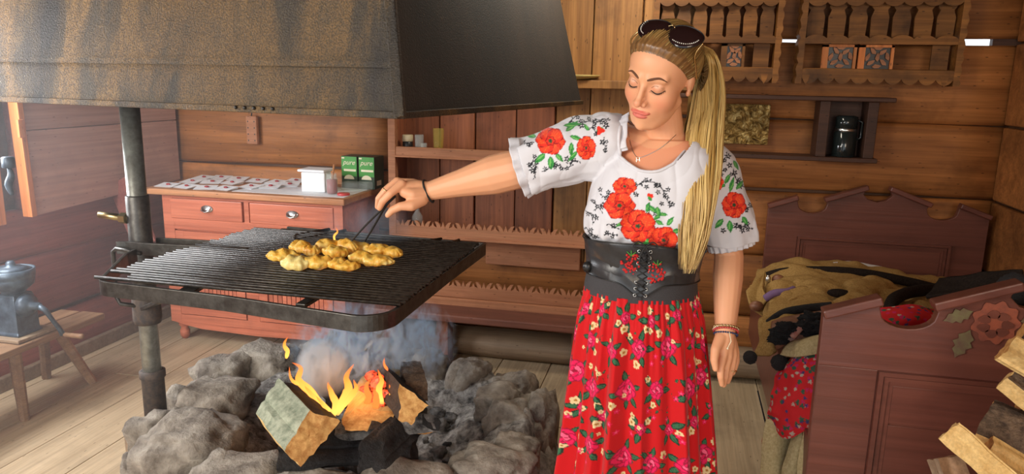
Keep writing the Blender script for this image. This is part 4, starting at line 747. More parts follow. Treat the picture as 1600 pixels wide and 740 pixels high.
for i, (a, b, c_, d, lab) in enumerate([(1216, 1212, 22, 2.52, 'left pale wool trouser leg hanging under the red floral shawl'), (1254, 1240, 14, 2.46, 'middle pale wool strip hanging under the red floral shawl'), (1272, 1264, 15, 2.40, 'right pale wool strip hanging beside the near bed end')]):
    cl('hanging_wool_strip', [[(a-c_*.8, 655, d), (a, 650, d-.02), (a+c_*.8, 650, d)], [(a-c_, 690, d), (a-2, 690, d-.03), (a+c_, 690, d)], [(b-c_, 740, d), (b, 740, d-.03), (b+c_, 740, d)], [(b-c_, 800, d), (b, 800, d-.03), (b+c_, 800, d)]], M['woolc'], lab, 'cloth', 30+i, nu=18, nv=24, wr=.008)
c0 = at(1203, 690, 2.55); bt = thing('bead_cord', 'orange-red bead on a thin dark cord hanging by the pale wool strips', 'bead cord', c0)
part('bead', G().ell(c0, (.028, .02, .034), 16, 10), M['pinkorange'], bt, sm=True); part('cord', G().tube([at(1184, 610, 2.6), at(1196, 660, 2.56), at(1203, 690, 2.55), at(1210, 740, 2.52), at(1212, 800, 2.5)], .003, 6), M['rubber'], bt)
part('dark_strap', G().tube(cr([at(1212, 690, 2.6), at(1206, 725, 2.6), at(1190, 760, 2.58), at(1170, 800, 2.55)], 10), .02, 8), M['woolb'], None, sm=True, label='dark strap hanging behind the orange-red bead', cat='strap')
# ================================================================ WOOD PILE
def log3(px, py, t, d, L, rad, n, m_end, m_side, sides, label, seed, name='split_log', sq=1.0, rot=0, rough=.006):
    c = at(px, py, t); d = np.array(d, float); d /= np.linalg.norm(d); a = np.cross(d, [0, 0, 1]); a /= np.linalg.norm(a); b = np.cross(a, d)
    end = [c+a*rad*math.cos(rot+2*math.pi*i/n)*(1+.18*math.sin(i*2.3+seed))+b*rad*sq*math.sin(rot+2*math.pi*i/n) for i in range(n)]
    return split_log(name, end, d*L, m_end, m_side, label, sides=sides, rough=rough, seed=seed, nl=22, jag=.006, group='split logs of the wood pile')
RG = CR*.75+CF*-.25+CU*-.5
pd = lambda x, y: CR*x+CU*y-CF*.38
log3(1536, 662, 1.86, pd(.85, -.40)-CF*.35, .45, .070, 14, M['logwood'], [M['bark'], M['logwood']], [1]*9+[2]*5, 'thick log with brown scaly bark in the wood pile', 51, rough=.006)
log3(1570, 545, 1.80, pd(.75, -.55), .42, .040, 5, M['logend'], [M['logwood'], M['beam']], [1, 1, 1, 1, 1], 'pale split log with a ragged cut end at the top of the wood pile', 52, rot=.3)
log3(1598, 515, 1.82, pd(.8, -.4), .42, .034, 8, M['logend'], [M['bark']], [1]*8, 'grey barked log at the very top right of the wood pile', 53)
log3(1572, 592, 1.80, pd(.7, -.65), .42, .030, 4, M['logwood'], [M['bark'], M['logwood']], [1, 2, 1, 2], 'thin grey-barked split log under the pale ragged one', 54, rot=.4)
log3(1486, 668, 1.72, pd(.68, -.72), .45, .034, 3, M['logwood'], [M['logwood'], M['beam']], [1, 2, 1], 'long pale splintered split log pointing up-left at the pile front', 55, rot=1.2, rough=.009)
log3(1474, 715, 1.76, pd(.15, -.95), .35, .040, 4, M['stool'], [M['stool'], M['beam']], [1, 2, 1, 2], 'short brown log standing at the left foot of the wood pile', 56, rot=.5)
log3(1540, 700, 1.78, pd(.8, -.5), .42, .040, 4, M['logend'], [M['logwood']], [1]*4, 'pale yellow split log under the thick barked log', 57, rot=.2)
log3(1600, 620, 1.9, pd(.8, -.4), .40, .05, 6, M['logend'], [M['logwood'], M['bark']], [1, 2]*3, 'split log at the right edge behind the barked log', 58)
for i, (x, y, z) in enumerate([(.80, 1.72, .56), (.90, 1.60, .50), (.76, 1.78, .40), (.9, 1.72, .36), (.78, 1.80, .24), (.92, 1.64, .2), (.78, 1.78, .08), (.92, 1.66, .07), (1.05, 1.5, .08), (1.05, 1.55, .3)]):
    q = V(x, y, z); a = V(math.cos(-.5), math.sin(-.5), 0)
    split_log('split_log', [q+V(-a[1], a[0], 0)*.075*math.cos(t)+V(0, 0, 1)*.075*math.sin(t) for t in [2*math.pi*k/6+i for k in range(6)]], a*.42, M['logend'], [M['logwood'], M['bark']], 'split log in the lower courses of the wood pile', sides=[1, 2]*3, seed=70+i, group='lower logs of the wood pile')
# ================================================================ STOOL AND MILL
sz = .38; sl = thing('wooden_stool', 'rough four-legged wooden bench stool by the left wall', 'stool', (-2.98, 2.75, 0))
part('seat_board', G().box(-3.10, -2.98, 2.15, 2.70, sz-.035, sz).box(-3.10, -2.98, 2.70, 3.09, sz-.035, sz), M['stool'], sl, bev=.006); part('seat_board', G().box(-2.975, -2.84, 2.15, 3.10, sz-.035, sz-.001), M['stool'], sl, bev=.006)
for tp, ft in (((-2.89, 2.60, sz-.03), (-2.90, 2.62, 0)), ((-3.02, 2.95, sz-.03), (-2.92, 3.06, 0)), ((-3.08, 2.95, sz-.03), (-3.2, 3.05, 0)), ((-3.05, 2.3, sz-.03), (-3.15, 2.22, 0)), ((-2.90, 2.3, sz-.03), (-2.86, 2.2, 0))):
    part('leg', G().tube([tp, ft], [.028, .022], 8), M['stool'], sl, bev=0, auto=None)
mc = V(-2.96, 2.70, sz); ml = thing('grain_mill', 'blue-grey cast iron hand grain mill with a crank on the wooden stool', 'mill', mc)
def mbx(a, b, c_, d, e, f, m, n='body', bev=.004): return part(n, G().box(mc[0]+a, mc[0]+b, mc[1]+c_, mc[1]+d, mc[2]+e, mc[2]+f), m, ml, bev=bev)
mbx(-.10, .10, -.10, .12, .001, .018, M['beam'], 'base_plate'); 
part('body', G().loft([[(mc[0]+x*s_, mc[1]+y*s_, mc[2]+z) for x, y in ((-.062, -.062), (.062, -.062), (.062, .062), (-.062, .062))] for z, s_ in ((.018, 1.1), (.03, 1.1), (.035, 1.0), (.14, .95), (.19, .9), (.21, .8))]), M['mill'], ml, bev=.008)
part('hopper', G().rev(mc, [(.045, .20), (.05, .22), (.085, .25), (.092, .28), (.09, .285), (.094, .29), (.096, .325), (.088, .325), (.08, .30), (.03, .25)], 32, caps=False), M['mill'], ml, auto=1)
part('hopper_lid', G().rev(mc, [(.088, .318), (.05, .335), (.02, .34), (.02, .352), (.012, .362), (0, .362)], 28), M['mill'], ml, auto=1)
Mx = np.array([[0, 0, 1.], [0, 1, 0], [-1, 0, 0]])
part('gear_housing', G().rev(mc+V(.06, -.01, .16), [(.05, 0), (.055, .005), (.05, .03), (.03, .045), (.018, .05), (.018, .085)], 28, Mx), M['mill'], ml, auto=1)
ck = part('crank', G().tube([mc+V(.14, -.01, .16), mc+V(.165, .0, .14), mc+V(.17, .03, .08), mc+V(.172, .06, .03), mc+V(.175, .07, .0)], [.014, .012, .010, .011, .013], 10), M['mill'], ml, auto=1)
part('crank_handle', G().rev(mc+V(.18, .07, .0), [(.008, 0), (.011, .01), (.012, .09), (.014, .1), (.008, .11), (0, .11)], 14, Mx), M['stool'], ck, auto=1)
# lamp-like iron fitting by the window
q = at(14, 262, 2.95); lf_ = thing('window_latch', 'grey metal latch with a curled tail hanging at the left window edge', 'latch', q)
part('latch_cap', G().rev(q, [(.022, 0), (.024, .002), (.024, .04), (.018, .045)], 16), M['mill'], lf_, auto=1); part('latch_tail', G().tube(cr([q, q+V(.006, 0, -.03), q+V(-.01, 0, -.07), q+V(.0, 0, -.11)], 10), [.008, .009, .011, .013, .015, .016, .016, .013, .010, .006], 8), M['mill'], lf_, auto=1)
# ================================================================ WOMAN
def rcone(g, p, q, r0, r1, n=16, fl=1.0):
    p, q = np.array(p, float), np.array(q, float); d = q-p; L = np.linalg.norm(d); d /= L; ref = V(0, 0, 1) if abs(d[2]) < .8 else V(0, 1, 0)
    a = np.cross(d, ref); a /= np.linalg.norm(a); b = np.cross(a, d); rings = []
    for c, r, s0, ts in ((p, r0, -1, (1.5, 1.1, .7, .35)), (None, 0, 0, ()), (q, r1, 1, (.35, .7, 1.1, 1.5))):
        if c is None: rings += [[p+r0*(math.cos(t)*a*fl+math.sin(t)*b) for t in [2*math.pi*k/n for k in range(n)]], [q+r1*(math.cos(t)*a*fl+math.sin(t)*b) for t in [2*math.pi*k/n for k in range(n)]]]; continue
        for u in ts: rings.append([c+d*s0*r*math.sin(u)+r*math.cos(u)*(math.cos(t)*a*fl+math.sin(t)*b) for t in [2*math.pi*k/n for k in range(n)]])
    g.loft(rings)
def chain(g, pts, rs, fl=1.0):
    for i in range(len(pts)-1): rcone(g, pts[i], pts[i+1], rs[i], rs[i+1], fl=fl)
def voxel(g, size, smooth=4, fac=.5):
    me, c = mesh('tmp', g); o = link(bpy.data.objects.new('tmp', me)); o.location = c
    r = o.modifiers.new('r', 'REMESH'); r.mode = 'VOXEL'; r.voxel_size = size
    s_ = o.modifiers.new('s', 'SMOOTH'); s_.factor = fac; s_.iterations = smooth
    bpy.context.view_layer.update(); m2 = bpy.data.meshes.new_from_object(o.evaluated_get(bpy.context.evaluated_depsgraph_get())); bpy.data.objects.remove(o)
    P = np.empty(len(m2.vertices)*3); m2.vertices.foreach_get('co', P); return m2, P.reshape(-1, 3)+c
def setco(me, P): me.vertices.foreach_set('co', np.asarray(P, float).ravel()); me.update()
def objfrom(name, me, P, mats, parent, **kw):
    c = (P.min(0)+P.max(0))/2; setco(me, P-c); me.materials.clear()
    for m in (mats if isinstance(mats, (list, tuple)) else [mats]): me.materials.append(m)
    me.polygons.foreach_set('use_smooth', [True]*len(me.polygons)); me.name = name
    o = link(bpy.data.objects.new(name, me)); WL[o.name] = c; pl = WL[parent.name] if parent is not None else 0
    if parent is not None: o.parent = parent
    o.location = [float(q) for q in c-pl]; return tagp(o, **kw)
def gridobj(name, Pg, mats, parent, closed=True, **kw):
    nv, nu = Pg.shape[:2]; P = Pg.reshape(-1, 3); i, j = np.meshgrid(np.arange(nv-1), np.arange(nu if closed else nu-1), indexing='ij'); j2 = (j+1) % nu
    Fc = np.stack([i*nu+j, i*nu+j2, (i+1)*nu+j2, (i+1)*nu+j], -1).reshape(-1, 4)
    me = bpy.data.meshes.new(name); me.vertices.add(len(P)); me.loops.add(Fc.size); me.polygons.add(len(Fc))
    me.vertices.foreach_set('co', P.ravel()); me.loops.foreach_set('vertex_index', Fc.ravel().astype(np.int32)); me.polygons.foreach_set('loop_start', np.arange(0, Fc.size, 4, dtype=np.int32)); me.update(calc_edges=True)
    return objfrom(name, me, P.copy(), mats, parent, **kw)
def normals(P, nv, nu): G_ = P.reshape(nv, nu, 3); return G_
hx = V(math.cos(YAW), math.sin(YAW), 0); hy = V(-math.sin(YAW), math.cos(YAW), 0)
BYAW = math.radians(-10)      # body turned a little to the fire
bx_ = hx*math.cos(BYAW)+hy*math.sin(BYAW); by_ = -hx*math.sin(BYAW)+hy*math.cos(BYAW)   # her left / away
TC = at(1003, 400, 2.06)
def cx(z):     # torso axis
    k = np.interp(z, [0, .56, 1.0, 1.05, 1.28, 1.42, 1.5], [.02, .018, .002, 0, .010, .045, .05]); f = np.interp(z, [0, .6, 1.0, 1.3, 1.5], [.03, .02, 0, -.01, -.035]); return V(TC[0], TC[1], 0)+hx*k+hy*f+V(0, 0, z)
woman = thing('person', 'blonde woman in white embroidered blouse and red floral skirt turning cheese on the grill', 'person', cx(0)*V(1, 1, 0))
# ---------------- head
HO = at(1034, 118, 1.87)
def headframe(yaw, pitch, roll):
    y, p, r = map(math.radians, (yaw, pitch, roll))
    f = V(-math.sin(y)*math.cos(p), -math.sin(p), math.cos(y)*math.cos(p)); u = V(math.sin(r), math.cos(r), 0); u = u-f*(u@f); u /= np.linalg.norm(u); l = np.cross(u, f)
    B = np.stack([CR, CU, -CF], 1); return B@l, B@f, B@u
hl, hf, hu = headframe(43, 27, 24); HM = np.stack([hl, hf, hu], 1); HSC = 1.07
def hw(p): return HO+HM@(np.array(p, float)*HSC)
def hloc(P): return ((P-HO)@HM)/HSC
def sell(P, c, r): q = (P-np.array(c))/np.array(r); k = np.linalg.norm(q, axis=1); return (k-1)*min(r)*.5+.5*(k-1)*np.linalg.norm(P-np.array(c), axis=1)/np.maximum(k, 1e-6)
def scap(P, a, b, ra, rb):
    a, b = np.array(a), np.array(b); d = b-a; t = np.clip(((P-a)@d)/(d@d), 0, 1); return np.linalg.norm(P-a-t[:, None]*d, axis=1)-(ra+(rb-ra)*t)
def smin(a, b, k): h = np.clip(.5+.5*(b-a)/k, 0, 1); return b*(1-h)+a*h-k*h*(1-h)
def smax(a, b, k): return -smin(-a, -b, k)
def hsdf(P):
    Q = P.copy(); Q[:, 0] = np.abs(Q[:, 0])
    d = sell(P, (0, -.012, .034), (.073, .094, .083)); d = smin(d, sell(P, (0, .032, .042), (.060, .058, .058)), .02)
    d = smin(d, sell(P, (0, .034, -.03), (.057, .055, .080)), .02); d = smin(d, sell(P, (0, .040, -.078), (.043, .044, .036)), .02); d = smin(d, scap(P, (0, .078, -.098), (0, .070, -.096), .013, .016), .018)
    d = smin(d, scap(Q, (.044, -.002, -.056), (.018, .060, -.094), .014, .012), .018)
    d = smin(d, sell(Q, (.036, .054, -.028), (.024, .024, .024)), .022); d = smin(d, scap(Q, (.010, .086, .022), (.042, .072, .024), .009, .007), .012)
    d = smin(d, sell(P, (0, .074, -.062), (.028, .022, .025)), .014)
    d = smax(d, -(np.linalg.norm(Q-np.array([.031, .104, .004]), axis=1)-.0175), .012)
    d = smin(d, np.linalg.norm(Q-np.array([.031, .0735, .001]), axis=1)-.0130, .004)
    d = smin(d, scap(P, (0, .086, .012), (0, .108, -.028), .0062, .0075), .009); d = smin(d, np.linalg.norm(P-np.array([0, .110, -.032]), axis=1)-.0088, .006); d = smin(d, np.linalg.norm(Q-np.array([.0105, .099, -.036]), axis=1)-.0070, .005)
    d = smin(d, sell(Q, (.007, .0925, -.0590), (.0165, .0085, .0046)), .003); d = smin(d, sell(P, (0, .0925, -.0680), (.0175, .0085, .0058)), .003)
    d = smax(d, -(sell(P, (0, .104, -.0628), (.022, .008, .0014))), .002)
    return d
def star(D, o=(0, .02, -.01)):
    o = np.array(o); lo = np.full(len(D), .02); hi = np.full(len(D), .19)
    s_ = np.linspace(.19, .03, 60); done = np.zeros(len(D), bool); prev = np.full(len(D), .19)
    for r in s_:       # walk inward to the first inside sample
        ins = (hsdf(o+D*r) < 0) & ~done; lo[ins] = r; hi[ins] = prev[ins]; done |= ins; prev[~done] = r
    for _ in range(14): m = (lo+hi)/2; ins = hsdf(o+D*m[:, None]) < 0; lo = np.where(ins, m, lo); hi = np.where(ins, hi, m)
    return o+D*((lo+hi)/2)[:, None]
bm = bmesh.new(); bmesh.ops.create_icosphere(bm, subdivisions=7, radius=1); ID = np.array([v.co[:] for v in bm.verts]); IF = [[v.index for v in f.verts] for f in bm.faces]; bm.free()
ID /= np.linalg.norm(ID, axis=1, keepdims=True); HP = star(ID)
bg_ = G(); bg_.add(HO+(HP*HSC)@HM.T, IF)
for s_ in (-1, 1):     # ears
    E3 = HM@np.array(Matrix.Rotation(.12*s_, 3, 'Y') @ Matrix.Rotation(-.25, 3, 'X')); bg_.ell(hw((.071*s_, -.012, -.006)), (.0075, .0155, .026), 16, 12, E3); bg_.ell(hw((.071*s_, -.004, -.027)), (.006, .008, .010), 12, 8, E3)
# neck and trunk
nk0 = hw((0, -.018, -.055)); nk1 = cx(1.44)+hy*.015
rcone(bg_, nk0, nk1, .043, .050, 24); rcone(bg_, nk1, cx(1.36)+hy*.01, .060, .09, 24)
def ring(z, rx, ry, off=0, n=48, sup=.85):
    return [cx(z)-by_*off+bx_*rx*np.sign(math.cos(t))*abs(math.cos(t))**sup+by_*ry*np.sign(math.sin(t))*abs(math.sin(t))**sup for t in [2*math.pi*k/n for k in range(n)]]
bg_.loft([ring(z, rx, ry) for z, rx, ry in ((.80, .15, .11), (.9, .165, .12), (1.0, .145, .105), (1.07, .130, .095), (1.15, .135, .1), (1.25, .150, .108), (1.33, .155, .1), (1.39, .145, .085), (1.43, .10, .065), (1.455, .06, .05))])
SR = cx(1.40)-bx_*.135+hy*.01; SL = cx(1.385)+bx_*.150+hy*.01
SR = at(958, 218, 2.03); SL = at(1118, 262, 2.06)
rcone(bg_, cx(1.41), SR, .055, .052); rcone(bg_, cx(1.405), SL, .055, .05)
ELR = at(812, 263, 2.08); WRR = at(672, 298, 2.17); ELL = at(1139, 400, 2.10); WRL = at(1133, 520, 2.03)
chain(bg_, [SR, SR*.5+ELR*.5, ELR], [.052, .050, .054]); chain(bg_, [ELR, ELR*.72+WRR*.28, ELR*.35+WRR*.65, WRR], [.056, .057, .040, .028])
chain(bg_, [SL, SL*.5+ELL*.5, ELL], [.05, .046, .040]); chain(bg_, [ELL, ELL*.7+WRL*.3, ELL*.3+WRL*.7, WRL], [.041, .042, .034, .027], 1)
# right hand gripping the tongs (px, py, t)
def A(*L): return [at(*q) for q in L]
def fing(L, rs): chain(bg_, A(*L), rs)
fing([(672, 298, 2.17), (650, 294, 2.165), (628, 289, 2.14)], [.027, .026, .013]); fing([(668, 300, 2.18), (645, 290, 2.18), (622, 284, 2.17)], [.025, .022, .0125]); fing([(666, 300, 2.2), (640, 290, 2.21), (620, 286, 2.20)], [.024, .020, .012])
fing([(664, 305, 2.2), (640, 296, 2.225), (621, 292, 2.225)], [.022, .017, .011]); fing([(664, 302, 2.16), (645, 304, 2.14), (632, 300, 2.14)], [.024, .020, .016])
fing([(628, 287, 2.135), (610, 302, 2.12), (598, 314, 2.125), (593, 325, 2.14)], [.0135, .0118, .0105, .0085])        # index
fing([(621, 283, 2.17), (603, 297, 2.16), (592, 310, 2.165), (590, 323, 2.18)], [.013, .0118, .0105, .0085])         # middle
fing([(619, 285, 2.2), (601, 298, 2.20), (594, 311, 2.205), (598, 322, 2.21)], [.012, .011, .010, .0082])            # ring
fing([(621, 291, 2.225), (607, 303, 2.23), (601, 313, 2.23), (606, 321, 2.225)], [.0105, .0095, .0088, .0075])       # little
fing([(660, 312, 2.15), (643, 321, 2.13), (626, 322, 2.125), (613, 328, 2.13), (606, 336, 2.135)], [.018, .0165, .0125, .0112, .0085])   # thumb
fing([(650, 302, 2.15), (640, 318, 2.135), (630, 322, 2.13)], [.018, .014, .010])
# left hand hanging relaxed
fing([(1133, 520, 2.03), (1134, 538, 2.025), (1138, 556, 2.02)], [.026, .024, .013]); fing([(1131, 520, 2.03), (1130, 540, 2.02), (1130, 557, 2.01)], [.025, .022, .012]); fing([(1135, 522, 2.04), (1141, 540, 2.035), (1146, 554, 2.03)], [.024, .019, .0115]); fing([(1136, 522, 2.05), (1144, 538, 2.05), (1150, 550, 2.045)], [.021, .016, .010])
fing([(1130, 557, 2.01), (1126, 574, 2.0), (1126, 588, 2.0), (1128, 600, 2.01)], [.012, .0105, .0095, .0075]); fing([(1138, 557, 2.02), (1135, 575, 2.015), (1133, 590, 2.02), (1131, 601, 2.03)], [.012, .0105, .0095, .0075])
fing([(1146, 554, 2.03), (1144, 572, 2.03), (1140, 586, 2.035), (1137, 596, 2.045)], [.0115, .010, .009, .0075]); fing([(1150, 550, 2.045), (1151, 564, 2.05), (1148, 575, 2.055), (1145, 583, 2.06)], [.0095, .0085, .0078, .0066])
fing([(1126, 528, 2.015), (1118, 545, 1.995), (1116, 562, 1.985), (1118, 576, 1.985)], [.017, .0135, .0112, .0082])
# legs and feet under the skirt
for s_ in (-1, 1):
    hp_ = cx(.88)+bx_*.085*s_; kn = cx(.48)+bx_*.09*s_-by_*.01; an = cx(.09)+bx_*.095*s_+by_*.02
    chain(bg_, [hp_, hp_*.5+kn*.5, kn], [.085, .072, .052]); chain(bg_, [kn, kn*.65+an*.35, an], [.05, .052, .034]); chain(bg_, [an-V(0, 0, .03), an-by_*.16-V(0, 0, .058)], [.034, .026])
me, P = voxel(bg_, .0028, 3, .45)
# refine the head: subdivide and pull onto the sculpted surface
bm = bmesh.new(); bm.from_mesh(me); bm.verts.ensure_lookup_table(); L = hloc(P); ok_ = (np.linalg.norm(L-[0, .02, -.01], axis=1) < .155) & (L[:, 1]-.35*L[:, 2] > .025) & (L[:, 2] > -.125)
es = [e for e in bm.edges if ok_[e.verts[0].index] and ok_[e.verts[1].index]]; me_c = P.mean(0)*0
bmesh.ops.subdivide_edges(bm, edges=es, cuts=1, use_grid_fill=True); bmesh.ops.triangulate(bm, faces=[f for f in bm.faces if len(f.verts) > 4]); bm.to_mesh(me); bm.free()
c0 = P.mean(0)*0; Pn = np.empty(len(me.vertices)*3); me.vertices.foreach_get('co', Pn); Pn = Pn.reshape(-1, 3); off = P[0]-Pn[0]; P = Pn+off
L = hloc(P); wgt = sst(.02, .04, L[:, 1]-.25*L[:, 2])*sst(-.128, -.115, L[:, 2]-.12*np.maximum(.09-L[:, 1], 0)*5); idx = np.where((wgt > 0) & (np.linalg.norm(L-[0, .02, -.01], axis=1) < .16))[0]
D = L[idx]-np.array([0, .02, -.01]); D /= np.linalg.norm(D, axis=1, keepdims=True); T_ = star(D); dd = np.linalg.norm(T_-L[idx], axis=1); ww = wgt[idx]*(dd < .012)
L[idx] += (T_-L[idx])*ww[:, None]; P = HO+(L*HSC)@HM.T
M['skin'] = attrmat('tanned_skin', .48, 0, 1400, .06, .4, .12)
body = objfrom('body', me, P, M['skin'], woman)
# skin colours
n = len(P); skin = np.array(S(226, 164, 124)); col = np.ones((n, 3))*skin; L = hloc(P); Q = L.copy(); Q[:, 0] = np.abs(Q[:, 0])
def tint(wt, c): global col; wt = np.clip(wt, 0, 1)[:, None]; col = col*(1-wt)+np.array(c)*wt
ishead = np.linalg.norm(L-[0, .02, -.01], axis=1) < .16
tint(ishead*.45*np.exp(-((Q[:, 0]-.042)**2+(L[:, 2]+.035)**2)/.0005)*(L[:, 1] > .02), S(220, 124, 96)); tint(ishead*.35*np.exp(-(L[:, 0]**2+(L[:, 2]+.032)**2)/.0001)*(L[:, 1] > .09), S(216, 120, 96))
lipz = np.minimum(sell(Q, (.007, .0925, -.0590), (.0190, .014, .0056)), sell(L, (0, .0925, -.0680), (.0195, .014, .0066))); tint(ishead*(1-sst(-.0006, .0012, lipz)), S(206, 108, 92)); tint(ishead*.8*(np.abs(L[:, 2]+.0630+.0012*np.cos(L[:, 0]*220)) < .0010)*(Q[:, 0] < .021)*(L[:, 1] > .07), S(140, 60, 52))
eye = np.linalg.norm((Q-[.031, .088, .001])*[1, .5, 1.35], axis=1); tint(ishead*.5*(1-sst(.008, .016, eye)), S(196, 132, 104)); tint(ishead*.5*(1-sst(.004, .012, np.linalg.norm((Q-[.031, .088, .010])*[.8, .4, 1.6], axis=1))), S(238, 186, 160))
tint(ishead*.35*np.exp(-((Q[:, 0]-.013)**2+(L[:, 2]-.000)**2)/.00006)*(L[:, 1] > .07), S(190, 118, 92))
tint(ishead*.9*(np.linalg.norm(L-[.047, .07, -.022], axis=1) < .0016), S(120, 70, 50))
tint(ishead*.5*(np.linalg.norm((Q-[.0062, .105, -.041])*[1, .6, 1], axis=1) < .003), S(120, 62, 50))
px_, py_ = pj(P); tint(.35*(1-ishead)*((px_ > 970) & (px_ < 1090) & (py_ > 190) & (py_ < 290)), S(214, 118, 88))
shoe = P[:, 2] < .10; tint(shoe*1.0, (.01, .01, .01))
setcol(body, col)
bvh = BVHTree.FromObject(body, bpy.context.evaluated_depsgraph_get()) if False else BVHTree.FromPolygons([tuple(v) for v in P], [tuple(p.vertices) for p in me.polygons])
def onface(x, z, up=.0004):     # point of the face surface in head coordinates
    o = hw((x, .2, z)); h = bvh.ray_cast(Vector(o), Vector(-hf)); return (np.array(h[0])+np.array(h[1])*up) if h[0] else hw((x, .09, z))
M['brow'] = plain('brown_brow_hair', S(104, 66, 44), .8); M['lash'] = plain('dark_lashes', S(50, 30, 24), .7)
for s_ in (-1, 1):
    b_ = [onface(s_*x, z) for x, z in ((.011, .0225), (.018, .0255), (.027, .0285), (.036, .0295), (.044, .0265), (.050, .0215))]; part('eyebrow', G().tube(cr(b_, 20), list(np.interp(np.linspace(0, 1, 20), [0, .2, .6, 1], [.0020, .0032, .0026, .0008])), 8), M['brow'], woman, sm=True)
    b_ = [onface(s_*x, z, .0006) for x, z in ((.0175, -.003), (.022, -.0055), (.028, -.0078), (.034, -.0082), (.040, -.006), (.0465, -.0015))]; g = G().tube(cr(b_, 20), list(np.interp(np.linspace(0, 1, 20), [0, .2, .7, 1], [.0006, .0014, .0019, .0007])), 6)
    for k in range(14): u = (k+.5)/14; q = cr(b_, 28)[min(27, int(u*28))]; g.tube([q, q+hf*.003-hu*.0022+hl*s_*(u-.4)*.003, q+hf*.0055-hu*.0030+hl*s_*(u-.4)*.006], [.00045, .0003, .0001], 4)
    part('eyelashes', g, M['lash'], woman, sm=True)
    b_ = [onface(s_*x, z, .0001) for x, z in ((.018, .003), (.025, .0085), (.033, .0095), (.042, .0055))]; part('eyelid_crease', G().tube(cr(b_, 12), .0005, 5), M['brow'], woman, sm=True)
# ---------------- hair
HKN = V(.028, -.098, .050)     # knot of the pony tail in head coordinates
def hairmat():
    m, nt, p = nm('blonde_hair'); a = nd(nt, 'ShaderNodeAttribute', attribute_name='col'); nt.links.new(a.outputs['Color'], p.inputs['Base Color'])
    p.inputs['Roughness'].default_value = .36; p.inputs['Anisotropic'].default_value = .5; p.inputs['Specular IOR Level'].default_value = .5; return m
M['hair'] = hairmat()
Hd = 1.026*HP[:, 2]-HP[:, 1]*.97; reg = (Hd > .003) & (HP[:, 2] > -.072+.3*np.maximum(HP[:, 1]+.03, 0))
vid = -np.ones(len(HP), int); keep = np.where(reg)[0]; vid[keep] = np.arange(len(keep)); fs = [[vid[i] for i in f] for f in IF if all(reg[i] for i in f)]
Kd = HKN/np.linalg.norm(HKN); q = HP[keep]; e1 = np.cross(Kd, [0, 0, 1.]); e1 /= np.linalg.norm(e1); e2 = np.cross(Kd, e1); qd = q/np.linalg.norm(q, axis=1, keepdims=True); az_ = np.arctan2(qd@e2, qd@e1)
st_ = np.sin(az_*61+2*np.sin(az_*7))*.5+np.sin(az_*137+1)*.3+np.sin(az_*29)*.4
edge = sst(.003, .024, Hd[keep]); q2 = q+ID[keep]*((.0005+.0095*edge)+.0011*st_*edge)[:, None]
capo = part('hair_cap', (list(HO+(q2*HSC)@HM.T), fs), M['hair'], woman, sm=True, label='dark blonde hair pulled back tightly')
t_ = np.clip(.5+.28*st_, 0, 1)[:, None]; setcol(capo, np.array(S(72, 48, 28))*(1-t_)+np.array(S(150, 108, 62))*t_) if len(capo.data.vertices) == len(keep) else None
# strands from hairline to knot, then pony tail
def hairobj(name, strands, label=None):
    vs = []; fs = []; cols = []
    for path, r, c in strands:
        P_ = np.array(path); m = len(P_); d = np.gradient(P_, axis=0); d /= (np.linalg.norm(d, axis=1, keepdims=True)+1e-9); a = np.cross(d, CF); a /= (np.linalg.norm(a, axis=1, keepdims=True)+1e-9); b = np.cross(d, a)
        rr = (np.array(r) if hasattr(r, '__len__') else np.full(m, r))[:, None]; o_ = len(vs)
        ringz = np.stack([P_+a*rr, P_-b*rr*.7, P_-a*rr, P_+b*rr*.7], 1).reshape(-1, 3); vs += list(map(tuple, ringz)); cols += [c]*(m*4)
        for i in range(m-1):
            for k in range(4): fs.append((o_+i*4+k, o_+i*4+(k+1) % 4, o_+(i+1)*4+(k+1) % 4, o_+(i+1)*4+k))
    o = part(name, (vs, fs), M['hair'], woman, sm=True, label=label); setcol(o, np.array(cols)); return o
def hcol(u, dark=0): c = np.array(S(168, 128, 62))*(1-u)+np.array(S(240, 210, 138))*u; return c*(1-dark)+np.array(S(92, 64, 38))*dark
kn = hw(HKN); SS = []
fr_ = [i for i in keep if Hd[i] < .018 and HP[i][1] > -.03]; r3 = np.random.default_rng(4)
for i in r3.choice(fr_, 420):
    s0 = HP[i]; pth = []
    for k in range(10):
        u = k/9; d = (s0/np.linalg.norm(s0))*(1-u)+Kd*u; d /= np.linalg.norm(d); a_ = star((d*.1-np.array([0, .02, -.01])*0)[None]/.1, (0, 0, 0))[0] if False else None; pth.append(d)
    SS.append((pth, r3.uniform(0, 1)))
DD = np.array([d for p_, u in SS for d in p_]); RP = star(DD/np.linalg.norm(DD, axis=1, keepdims=True), (0, 0, 0)).reshape(len(SS), 10, 3)
hs_ = []
for k, (p_, u) in enumerate(SS):
    lift = np.interp(np.arange(10), [0, 2, 8, 9], [.0005, .0098, .0115, .012])+r3.uniform(-.001, .0012); q = RP[k]+(RP[k]/np.linalg.norm(RP[k], axis=1, keepdims=True))*lift[:, None]
    hs_.append((HO+(cr(q, 22)*HSC)@HM.T, np.interp(np.linspace(0, 1, 22), [0, .15, 1], [.0003, .0009, .0011]), hcol(u*.6, .75*r3.uniform(.35, 1))))
hairobj('swept_strands', hs_)
PT = [at(1094, 66, 1.99), at(1104, 92, 2.00), at(1108, 140, 1.99), at(1100, 205, 1.945), at(1095, 270, 1.90), at(1091, 335, 1.885), at(1083, 390, 1.885), at(1074, 432, 1.89)]
PT = [kn]+PT[1:]; CC = cr(PT, 40); WD = np.interp(np.linspace(0, 1, 40), [0, .08, .25, .42, .6, .8, 1], [.018, .030, .037, .050, .044, .036, .020]); wav = np.linspace(0, 1, 40)
hs_ = []
